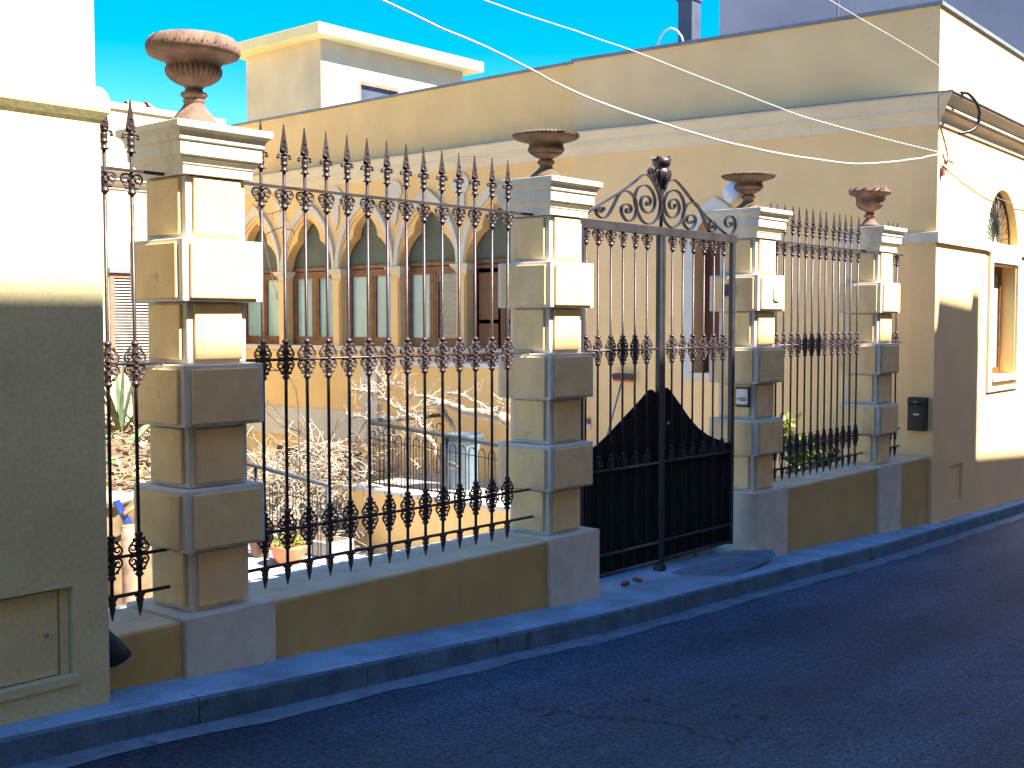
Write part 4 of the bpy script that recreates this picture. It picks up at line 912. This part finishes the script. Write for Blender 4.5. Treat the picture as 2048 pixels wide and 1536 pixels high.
# grey block behind, flue, hose, mast
G = thing('grey_block', (20.5, 8.0, 0), 'tall lilac grey blank wall rising behind the villa roof', 'building')
MB().box(18.5, 26, 5.55, 10.44, -1, 9.5).build('wall', M['greybld'], G); MB().box(18.56, 26, 10.441, 11.20, -1, 9.5).build('wall', M['greybld'], G)
t = thing('flue', (13.6, 8.75, 4.9), 'dark square metal flue rising behind the villa parapet', 'chimney')
MB().box(13.49,13.71,8.56,8.78,4.9,6.08).build('duct', M['pipe'], t, bevel=0.004); MB().box(13.47,13.73,8.54,8.80,6.0,6.4).build('cowl', M['pipe'], t, bevel=0.004)
t = thing('drain_hose', (12.5, 8.25, 5.15), 'short white hose arching over the parapet beside the dark flue', 'hose')
MB().tube([(12.52,8.46,5.17),(12.52,8.42,5.28),(12.52,8.35,5.36),(12.52,8.25,5.385),(12.52,8.16,5.34),(12.52,8.09,5.25),(12.52,8.06,5.15)], 0.013, 8).build('hose', M['cable'], t)
t = thing('roof_mast', (14.0, 6.73, 4.9), 'thin pale mast on the roof in front of the grey wall', 'mast')
MB().tube([(14.0,6.73,4.9),(14.0,6.73,7.4)], 0.018, 8).build('mast', M['lead'], t)
# ------------------------------------------------------------------ cables
def cable(name, pts, r, mt, label, cat='cable', group=None):
    P = [Vector(p) for p in pts]; out_ = []
    for i in range(len(P)-1):
        a, b, c, d = P[max(i-1,0)], P[i], P[i+1], P[min(i+2,len(P)-1)]
        for k in range(5):
            t_ = k/5; q = 0.5*((2*b) + (c-a)*t_ + (2*a-5*b+4*c-d)*t_*t_ + (3*b-a-3*c+d)*t_**3)
            out_.append(q + Vector((0, random.uniform(-.003,.003), random.uniform(-.003,.003))))
    out_.append(P[-1])
    o = MB().tube(out_, r, 6).build(name, mt); return tag(o, label, cat, group)
GC = 'cables strung along the street front'
cable('overhead_cable', [(2.64,4.68,3.72),(4.345,4.7,3.414),(5.338,4.7,3.287),(6.074,4.7,3.17),(7.063,4.7,3.103),(8.268,4.7,3.073),(9.668,4.7,3.113),(10.493,4.7,3.176),(11.545,4.7,3.329),(12.156,4.7,3.444),(12.38,4.78,3.47)], 0.0072, M['cable'], 'lowest and thickest white cable, sagging deeply to the villa corner', group=GC)
cable('overhead_cable', [(2.64,4.69,3.66),(5.139,4.7,3.578),(6.571,4.7,3.55),(8.26,4.7,3.471),(9.466,4.7,3.431),(12.155,4.7,3.46),(12.38,4.79,3.49)], 0.0048, M['cable'], 'middle thin cable running nearly straight down to the villa corner', group=GC)
cable('overhead_cable', [(2.64,4.70,4.95),(6.0,4.7,4.70),(9.625,4.7,4.5),(12.098,4.7,4.348),(12.38,4.79,4.33)], 0.004, M['cable'], 'uppermost thin cable crossing the top right wall above the cornice', group=GC)
def fp(u, w, z): return (XN+FU.x*u-FU.y*w, YC+FU.y*u+FU.x*w, z)
cable('facade_cable', [fp(0.05,-0.02,3.40),fp(0.4,-0.03,3.36),fp(1.2,-0.04,3.26),(*fp(2.2,-0.04,3.17)[:2],3.18),fp(3.4,-0.04,3.19),fp(5.0,-0.03,3.3)], 0.005, M['lead'], 'thin grey wire sagging over the sunlit facade above the half round window')
cable('cable_loop', [fp(0.02,-0.22,4.10),fp(0.12,-0.26,4.10),fp(0.26,-0.30,4.03),fp(0.36,-0.31,3.93),fp(0.38,-0.29,3.82),fp(0.30,-0.25,3.74),fp(0.18,-0.15,3.70)], 0.017, M['black'], 'thick black cable looping over the cornice at the villa corner')
cable('cable_loop', [fp(0.06,-0.21,4.105),(12.30,4.70,4.14),(12.20,4.70,4.11),(12.17,4.72,4.03),(12.23,4.74,3.93),(12.32,4.77,3.84),(12.385,4.785,3.70),(12.392,4.79,3.50)], 0.005, M['lead'], 'thin grey wire bowed around the shaded side of the cornice corner')
t = thing('cable_bracket', fp(0.2,-0.02,3.40), 'small rusty bracket with hook holding wires near the villa corner', 'bracket')
MB().box(-0.03,0.03,-0.02,0.02,-0.06,0.02).build('plate', M['vent'], t, loc=(-0.10,0,-0.08)); MB().tube([(-0.05,0,0),(0.02,-0.03,0.03),(0.09,-0.03,0.02),(0.14,-0.02,0.01)], 0.009, 6).build('hook', M['iron_flat'], t, loc=(0,0,0))

# letterbox, wall lamp, broom
lx = thing('letterbox', (XN, 4.95, 0.71), 'black wall letterbox with a crest and a white name card, next to the farthest pillar', 'letterbox')
MB().prism([(-0.0,-0.18),(-0.088,-0.18),(-0.088,0.10),(-0.098,0.12),(-0.098,0.165),(-0.07,0.182),(-0.0,0.182)], 'y', -0.098, 0.098).build('box', M['black'], lx, loc=(0,0,0), bevel=0.004)
MB().box(-0.101,-0.089,-0.09,0.09,0.075,0.09).build('slot_flap', M['black'], lx, loc=(0,0,0))
MB().box(-0.0925,-0.0885,-0.032,0.03,-0.01,0.008).build('name_card', M['white'], lx, loc=(0,0,0))
m = MB(); m.tube([(-0.101,-0.01,0.095),(-0.103,0.0,0.125),(-0.103,0.012,0.15)], 0.005, 5); m.tube([(-0.101,-0.03,0.13),(-0.103,-0.015,0.14),(-0.103,0.0,0.13)], 0.004, 5); m.tube([(-0.101,0.03,0.11),(-0.103,0.02,0.14)], 0.004, 5)
m.build('crest', mat('brass', (0.45,0.26,0.05), rough=0.35, metal=0.6, var=0.2), lx, loc=(0,0,0))
t = thing('wall_lamp', (XN, 7.24, 3.24), 'pale oval frosted lamp on the villa wall behind the urn right of the gate', 'lamp')
MB().sphere((-0.09,0,0), 0.12, 20, (0.55,0.95,1.05)).build('globe', M['globe'], t, loc=(0,0,0))
MB().box(-0.03,0.0,-0.05,0.05,-0.06,0.06).build('mount', M['lead'], t, loc=(0,0,0), bevel=0.004)
t = thing('broom', (12.1, 8.95, -0.48), 'broom with dark bristles and red rim leaning upside down on the yellow wall', 'broom')
MB().tube([(12.05,9.10,-0.47),(12.30,8.82,0.94)], 0.012, 8).build('handle', M['lead'], t)
MB().box(-0.02,0.02,-0.15,0.15,-0.015,0.015).build('head', M['red'], t, loc=(0.215,-0.14,1.435), bevel=0.008)
MB().prism([(-0.15,0),(0.15,0),(0.17,0.055),(0.12,0.075),(-0.12,0.075),(-0.17,0.055)], 'x', -0.025, 0.025).build('bristles', M['black'], t, loc=(0.215,-0.14,1.45))
t = thing('outdoor_tap', (XN-0.001, 9.42, 0.32), 'small white outlet low on the yellow wall behind the pillar left of the gate', 'outlet')
MB().box(-0.05,0,-0.045,0.045,-0.035,0.03).build('cover', M['white'], t, loc=(0,0,0), bevel=0.01); MB().box(-0.052,-0.0,-0.03,0.03,0.031,0.10).build('lid', M['terra_pink'], t, loc=(0,0,0), bevel=0.01)

# ------------------------------------------------------------------ garden railings
def hoop_rail(p0, p1, zb0, zb1, zt0, zt1, label, posts, hoop_w=0.16, name='garden_railing'):
    """p0,p1 (x,y); zb bottom, zt handrail heights at the two ends"""
    t = thing(name, (p0[0], p0[1], zb0), label, 'railing', 'hooped garden railings')
    L_ = math.hypot(p1[0]-p0[0], p1[1]-p0[1]); dx, dy = (p1[0]-p0[0])/L_, (p1[1]-p0[1])/L_
    def P(s, z): return (p0[0]+dx*s, p0[1]+dy*s, z)
    zb = lambda s: zb0 + (zb1-zb0)*s/L_; zt_ = lambda s: zt0 + (zt1-zt0)*s/L_
    MB().tube([P(0, zt0), P(L_, zt1)], 0.029, 10).build('handrail', M['rail'], t)
    for s in posts: MB().tube([P(s, zb(s)), P(s, zt_(s)-0.02)], 0.024, 10).build('post', M['rail'], t)
    for f_ in (0.10, 0.84): MB().tube([P(0, zb0+(zt0-zb0)*f_*0.9), P(L_, zb1+(zt1-zb1)*f_*0.9)], 0.006, 5).build('crossbar', M['iron_flat'], t)
    n = int(L_/hoop_w/1.0); m = MB(); w = L_/n
    for i in range(n):
        s0 = i*w + w*0.18; s1 = (i+1)*w - w*0.18; c = (s0+s1)/2; r = (s1-s0)/2
        z0 = zb(c) + 0.05; ztp = zb(c) + (zt_(c)-zb(c))*0.80
        pts = [P(s0, z0)] + [P(c - r*math.cos(math.pi*q/8), ztp + r*1.2*math.sin(math.pi*q/8)) for q in range(9)] + [P(s1, z0)]
        m.tube(pts, 0.007, 5)
    m.build('hoop_panel', M['iron_flat'], t)
    return t
hoop_rail((10.35,11.50), (10.35,8.6), -0.48, -0.48, 0.39, 0.20, 'railing along the terrace edge behind the low wall, running towards the gate', (0, 1.42, 2.9))
hoop_rail((10.42,11.52), (12.1,11.52), -0.48, -0.48, 0.40, 0.40, 'railing across the back of the terrace behind the grey bin', (1.68,))
hoop_rail((9.3,11.1), (9.3,14.0), -1.3, -1.3, -0.30, -0.06, 'lower railing in front of the heap of dry branches', (0.0, 1.45, 2.9))

# grey bin
bn = thing('rubbish_bin', (11.12, 10.52, -0.478), 'round grey blue plastic rubbish bin on the terrace', 'bin')
MB().lathe([(0.18,0),(0.19,0.01),(0.225,0.62),(0.23,0.63),(0.23,0.64),(0.215,0.645)], (0,0,0), 40).build('body', M['binblue'], bn, loc=(0,0,0))
MB().lathe([(0.225,0.64),(0.262,0.645),(0.268,0.66),(0.268,0.70),(0.26,0.715),(0.235,0.72),(0.225,0.70),(0.2,0.69),(0.02,0.68)], (0,0,0), 40).build('lid', M['bindark'], bn, loc=(0,0,0))
for sg in (-1, 1): MB().tube([(0.24*sg,-0.07,0.60),(0.30*sg,-0.06,0.585),(0.30*sg,0.06,0.585),(0.24*sg,0.07,0.60)], 0.014, 6).build('handle', M['binblue'], bn, loc=(0,0,0)).rotation_euler = (0,0,R(-30))

# ------------------------------------------------------------------ fallen dead tree and heap of prunings
def wander(p, d, L_, n, wig, rnd, grav=0.0):
    pts = [Vector(p)]; d = Vector(d).normalized()
    for i in range(n):
        d = (d + Vector((rnd.gauss(0,wig), rnd.gauss(0,wig), rnd.gauss(0,wig)-grav))).normalized(); pts.append(pts[-1] + d*L_/n)
    return pts
rd = random.Random(11)
dt = thing('fallen_tree', (10.9, 10.3, -0.48), 'bleached dead tree lying over the terrace railing beside the bin', 'dead tree')
tk = MB(); bt = MB()
for r, pts in TREE:
    P = [Vector(p) for p in pts]; fine = []
    for i in range(len(P)-1):
        for k in range(4):
            q = P[i].lerp(P[i+1], k/4); fine.append(q + Vector((rd.uniform(-.02,.02), rd.uniform(-.012,.012), rd.uniform(-.012,.012)))*(1 if r < 0.05 else 0.8))
    fine.append(P[-1]); n = len(fine)
    rr = [r*(1-0.45*i/n)*rd.uniform(.85,1.15) for i in range(n)]
    (tk if r > 0.04 else bt).tube(fine, rr, 8 if r > 0.04 else 6)
    for i in range(2, n):
        for _ in range(2):
            if rd.random() < (0.75 if r < 0.04 else 0.35):
                d = (rd.uniform(-.6,.6), rd.uniform(-1,1), rd.uniform(-.3,1)); l = rd.uniform(.10,.34)
                w = wander(fine[i], d, l, 6, 0.3, rd); bt.tube(w, [0.006,0.0055,0.005,0.004,0.0035,0.003,0.002], 3)
                if rd.random() < .7: bt.tube(wander(w[3], (d[0]+rd.uniform(-.8,.8), d[1]+rd.uniform(-.8,.8), d[2]), l*.6, 4, .3, rd), [0.004,0.0035,0.003,0.0025,0.002], 3)
tk.build('trunk', M['dead'], dt); bt.build('branches', M['twig'], dt)
hp = thing('branch_heap', (10.9, 13.2, -1.3), 'big heap of pale dry prunings under the gothic windows', 'branch heap')
m = MB(); m2 = MB()
for i in range(1150):
    a = rd.uniform(0, 2*math.pi); q = rd.random()**0.6
    x = 10.85 + 1.25*q*math.cos(a); y = 13.35 + 2.0*q*math.sin(a); hz = 1.3*(1-q**2.4)*(0.75+0.25*math.sin(y*3))
    z = -1.28 + hz*rd.random()**0.7
    d = (rd.gauss(0,1), rd.gauss(0,1), rd.gauss(0.1,0.45)); l = rd.uniform(.35,1.1); r = rd.choice([.005,.007,.010,.015])
    w = wander((x,y,z), d, l, 6, .22, rd, 0.03); w = [Vector((min(p.x,12.4), p.y, max(-1.29, p.z))) for p in w]
    tgt = m if rd.random() < .8 else m2
    tgt.tube(w, [r*(1-.1*k) for k in range(7)], 3 if r < .01 else 5)
    for _ in range(3):
        k = rd.randint(1,5); tgt.tube(wander(w[k], (d[0]+rd.gauss(0,.8), d[1]+rd.gauss(0,.8), d[2]+rd.gauss(.2,.5)), l*.4, 4, .3, rd), [r*.6,r*.5,r*.45,r*.4,r*.3], 3)
m.build('pale_branches', M['twig'], hp); m2.build('brown_branches', M['dead'], hp)
vt = thing('bare_vine', (10.2, 13.2, -0.6), 'thin dark bare climber rising over the branch heap by the nearest pillar', 'vine')
m = MB()
for r, pts in VINE:
    P = [Vector(p) for p in pts]; fine = []
    for i in range(len(P)-1):
        for k in range(4): fine.append(P[i].lerp(P[i+1], k/4) + Vector((rd.uniform(-.01,.01),)*3))
    fine.append(P[-1]); m.tube(fine, r*.75, 4)
    for f_ in fine[::3]:
        m.tube(wander(f_, (0, rd.uniform(-1,1), rd.uniform(-.6,.6)), rd.uniform(.1,.3), 5, .35, rd), [.004,.0035,.003,.003,.002,.002], 3)
m.tube([(10.2,12.77,0.2),(10.25,12.8,-0.6),(10.3,12.9,-1.29)], 0.014, 5)
m.build('stem', M['dark_twig'], vt)

# pot, trough, stones, log, tools
def leaves(mb, c, rx, ry, rz, n, s, rnd, up=0.3):
    for _ in range(n):
        u = rnd.random()**0.45; a = rnd.uniform(0,2*math.pi); b = math.acos(rnd.uniform(-1,1))
        p = Vector((c[0]+rx*u*math.sin(b)*math.cos(a), c[1]+ry*u*math.sin(b)*math.sin(a), c[2]+rz*u*math.cos(b)))
        d = Vector((rnd.gauss(0,1), rnd.gauss(0,1), rnd.gauss(up,.6))).normalized(); e = d.cross(Vector((rnd.gauss(0,1),rnd.gauss(0,1),rnd.gauss(0,1)))).normalized()
        L_ = s*rnd.uniform(.7,1.3); w = L_*.3
        f_ = d.cross(e)*L_*.12
        mb.add([p, p+d*L_*.5+e*w+f_, p+d*L_, p+d*L_*.5-e*w+f_, p+d*L_*.5], [(0,1,4),(4,1,2),(0,4,3),(4,2,3)])
pt = thing('flower_pot', (9.05, 11.55, -1.3), 'wide orange terracotta bowl planted with small green leaves, behind the nearest pillar', 'flower pot')
MB().lathe([(0.13,0),(0.135,0.01),(0.19,0.10),(0.225,0.19),(0.24,0.215),(0.245,0.24),(0.235,0.245),(0.22,0.235),(0.03,0.215)], (0,0,0), 36).build('bowl', mat('orange terracotta', (0.55,0.22,0.12), rough=0.75, var=0.12, scale=8), pt, loc=(0,0,0))
m = MB(); leaves(m, (0,0,0.28), .2, .2, .09, 260, .05, rd); m.build('foliage', M['leaf_y'], pt, loc=(0,0,0))
pt2 = thing('flower_pot', (9.1, 12.2, -1.3), 'small brown clay pot partly behind the orange bowl', 'flower pot')
MB().lathe([(0.10,0),(0.105,0.01),(0.14,0.2),(0.155,0.205),(0.155,0.24),(0.14,0.24),(0.02,0.22)], (0,0,0), 28).build('bowl', M['terra'], pt2, loc=(0,0,0))
m = MB(); leaves(m, (0,0,0.3), .12, .12, .1, 90, .05, rd); m.build('foliage', M['leaf'], pt2, loc=(0,0,0))
tr = thing('stone_trough', (9.75, 11.95, -1.3), 'low grey concrete trough at the foot of the branch heap', 'trough')
o = MB().box(-.22,.22,-.55,.55,0,.20).build('body', M['conc'], tr, loc=(0,0,0), bevel=0.01); MB().box(-.17,.17,-.50,.50,.1995,.205).build('soil', M['soil'], tr, loc=(0,0,0)); tr.rotation_euler = (0,0,R(4))

# planted bank seen past the cream house corner
vs = []; nx, ny = 24, 30
for j in range(ny+1):
    for i in range(nx+1):
        y = 9.75 + 7.8*j/ny; x = 3.0 + (min(y/1.48, 10.2)-3.0)*i/nx; z = -0.28 + 0.11*(y-9.75)*min(1, (y-9.0)/4) + 0.10*math.sin(x*2.1+y)*math.cos(y*1.7) - max(0, x-8.2)*0.25
        if j == 0: z = -0.12
        vs.append((x, y, z))
fs = [(j*(nx+1)+i, j*(nx+1)+i+1, (j+1)*(nx+1)+i+1, (j+1)*(nx+1)+i) for j in range(ny) for i in range(nx)]
bk = MB().add(vs, fs, True).build('planting_bed', M['soil']); tag(bk, kind='structure')
rw = thing('rock_edging', (5.5, 9.6, -1.3), 'rough brown stone retaining edge with pale top behind the fence stub', 'retaining wall')
m = MB(); vs = []; nx, nz = 40, 8
for k in range(nz+1):
    for i in range(nx+1):
        x = 3.0 + 3.5*i/nx; z = -1.32 + 1.40*k/nz; vs.append((x, 9.52 + 0.05*math.sin(x*7+z*5) + 0.03*math.sin(z*11+x*3) + 0.10*k/nz, z))
fs = [(k*(nx+1)+i, k*(nx+1)+i+1, (k+1)*(nx+1)+i+1, (k+1)*(nx+1)+i) for k in range(nz) for i in range(nx)]
m.add(vs, fs, True).build('face', M['rock'], rw)
x = 3.0; k = 0; m = MB()
while x < 6.3:
    w = rd.uniform(.25,.45); m.sphere((x+w/2, 9.72+rd.uniform(-.03,.03), 0.08+rd.uniform(-.015,.02)), w*0.54, 10, (1, .8, .3)); x += w
m.build('coping', M['rocktop'], rw)
li = MB(); rnd = random.Random(5)
for _ in range(5200):
    y = rnd.uniform(9.8, 17.2); x = rnd.uniform(3.6, min(9.8, y/1.5)); z = -0.28 + 0.11*(y-9.75)*min(1, (y-9.0)/4) + 0.10*math.sin(x*2.1+y)*math.cos(y*1.7) - max(0, x-8.2)*0.25 + 0.015
    d = Vector((rnd.gauss(0,1), rnd.gauss(0,1), rnd.gauss(0.25,.45))).normalized(); e = d.cross(Vector((rnd.gauss(0,.3),rnd.gauss(0,.3),1))).normalized(); s = rnd.uniform(.05,.13)
    p = Vector((x,y,z)); li.cur = rnd.choice([0,0,0,1,2]); li.add([p, p+d*s*.5+e*s*.3, p+d*s, p+d*s*.5-e*s*.3], [(0,1,2,3)])
o = li.build('leaf_litter', [M['litter'], M['leaf'], M['twig']], fix=False); tag(o, kind='stuff'); o['label'] = 'dry leaves and low green ground cover on the planted bank'; o['category'] = 'ground cover'
def succulent(loc, n, L_, label, seed, w=0.05):
    r_ = random.Random(seed); t = thing('agave', loc, label, 'plant', 'succulents against the back wing'); m = MB()
    for i in range(n):
        a = r_.uniform(0, 2*math.pi); el = r_.uniform(.5,1.5); l = L_*r_.uniform(.7,1.1); pts = []; vs = []
        for k in range(9):
            q = k/8; rad = l*q*math.cos(el)*(1+.3*q); z = l*q*math.sin(el) - 0.35*l*q*q*(1.4-el)
            cx, cy = rad*math.cos(a), rad*math.sin(a); ww = w*(1-q)**.7*(.6+1.2*q if q < .4 else 1.05)
            nx_, ny_ = -math.sin(a)*ww, math.cos(a)*ww
            vs += [(cx-nx_,cy-ny_,z+ww*.4),(cx,cy,z-ww*.3),(cx+nx_,cy+ny_,z+ww*.4)]
        fs = [(k*3+j,k*3+j+1,k*3+j+4,k*3+j+3) for k in range(8) for j in range(2)]
        m.add(vs, fs, True)
    m.build('leaf', M['agave'], t, loc=(0,0,0), fix=False)
succulent((8.45,14.4,0.15), 15, 1.45, 'tall spiky succulent in front of the louvred shutter', 3, .042)
succulent((8.95,14.8,0.2), 12, 1.3, 'second spiky succulent half hidden by the nearest pillar', 4, .04)
succulent((7.5,13.6,0.1), 14, 0.7, 'small spiky plant low on the bank behind the fence stub', 6, .045)
for i, (x, y, h, a) in enumerate(((7.75,13.3,1.25,.5),(7.9,13.6,.9,-.3))):
    t = thing('curved_stem', (x,y,0.1), ['long bare curved stem arching over the bank', 'shorter bare curved stem beside the arching one'][i], 'plant', 'bare curved stems'); r_ = []
    MB().tube([(0,0,0),(0.25,-0.02,0.12),(0.55,-0.03,0.32*h),(0.85,-0.03,0.62*h),(0.95,-0.02,0.85*h)], [.035,.033,.03,.028,.02], 7).build('stem', M['agave'], t, loc=(0,0,0))
lg = thing('log', (5.50, 9.25, -1.3), 'upright sawn log with pale cut end in front of the stone edging', 'log')
MB().lathe([(0.075,0),(0.078,0.3),(0.072,0.7),(0.074,1.20)], (0,0,0), 16).build('bark', mat('grey pink bark', (0.32,0.21,0.15), var=.3, scale=10, bump=.8, bscale=30), lg, loc=(0,0,0))
MB().lathe([(0.0725,1.2005),(0.0735,1.21),(0.0,1.212)], (0,0,0), 16, caps=False).build('cut_end', M['lightwood'], lg, loc=(0,0,0))
bp = thing('shovel', (5.48, 9.35, -0.1), 'blue metal tool with a wooden handle leaning by the log', 'tool')
MB().add([(5.43,9.38,0.12),(5.47,9.36,0.13),(5.60,9.36,-0.10),(5.56,9.38,-0.13),(5.44,9.42,0.10),(5.56,9.41,-0.14)], [(0,1,2,3),(0,3,5,4)]).build('blade', M['blue'], bp)
MB().tube([(5.50,9.34,0.0),(5.72,9.36,0.10),(6.0,9.38,0.2)], 0.022, 8).build('handle', M['lightwood'], bp)
def shrub(loc, rx, ry, rz, n, s, label, mt, seed, cz):
    r_ = random.Random(seed); t = thing('shrub', loc, label, 'shrub'); m = MB()
    for _ in range(9):
        d = (r_.gauss(0,.5), r_.gauss(0,.5), 1); m.tube(wander((r_.uniform(-.1,.1),r_.uniform(-.1,.1),0), d, cz+rz*.6, 5, .12, r_), [.012,.01,.008,.007,.005,.004], 4)
    m.build('stem', M['dark_twig'], t, loc=(0,0,0)); m = MB()
    for k in range(9): leaves(m, (r_.uniform(-rx,rx)*.6, r_.uniform(-ry,ry)*.6, cz+r_.uniform(-rz,rz)*.6), rx*.5, ry*.5, rz*.5, n//9, s, r_)
    m.build('foliage', mt, t, loc=(0,0,0), fix=False)
shrub((11.95,5.95,-0.48), .28, .34, .40, 700, .11, 'small leafy shrub behind the far fence panel', [M['leaf']], 8, .62)
shrub((11.8,6.25,-0.48), .12, .16, .16, 60, .12, 'yellow topped sprig rising above the shrub behind the far fence panel', [M['leaf_y']], 9, 1.0)
shrub((3.05,6.15,-0.2), .42, .3, .14, 160, .09, 'low trailing plant on the walkway behind the fence stub', [M['leaf']], 12, .16)

# ------------------------------------------------------------------ houses across the street (behind the camera) that shade the road
OY = -1.5; HR = 1.58 + 1.3*(4.87-OY)
def opp(x0, x1, h, label, chim=()):
    t = thing('street_house', ((x0+x1)/2, OY-4, -0.5), label, 'house', 'houses across the street')
    holes = []; x = x0 + 1.2
    while x < x1-1.6:
        for z in (1.0, 4.3): holes.append([(x,z),(x+1.0,z),(x+1.0,z+1.7),(x,z+1.7)])
        x += 2.6
    mo = Matrix(((1,0,0,0),(0,0,-1,OY),(0,1,0,0),(0,0,0,1)))
    holed('wall', [(x0,-2.5),(x1,-2.5),(x1,h),(x0,h)], holes, 0.25, mo, M['opp'], t)
    MB().box(x0, x1, OY-8, OY-0.251, -2.5, h-0.3).build('body', M['opp'], t)
    for hl in holes: MB().box(hl[0][0]-.02, hl[1][0]+.02, OY-0.2, OY-0.17, hl[0][1]-.02, hl[2][1]+.02).build('window', M['darkglass'], t)
    for (a, b_, dh) in chim: MB().box(a, b_, OY-0.5, OY, h, h+dh).build('chimney', M['opp'], t)
SH = 6.4*sx/-sy
opp(-14, 14.0+SH-0.05, HR-0.02, 'long cream house front across the street', ((3.70+SH, 4.07+SH, .24), (6.86+SH, 7.22+SH, .24), (9.80+SH, 10.25+SH, .24)))
opp(12.5+SH, 13.93+SH, HR+0.30, 'narrow taller house across the street', ((13.68+SH, 13.93+SH, .17),))
opp(13.95+SH, 30, HR-1.45, 'lower house across the street')
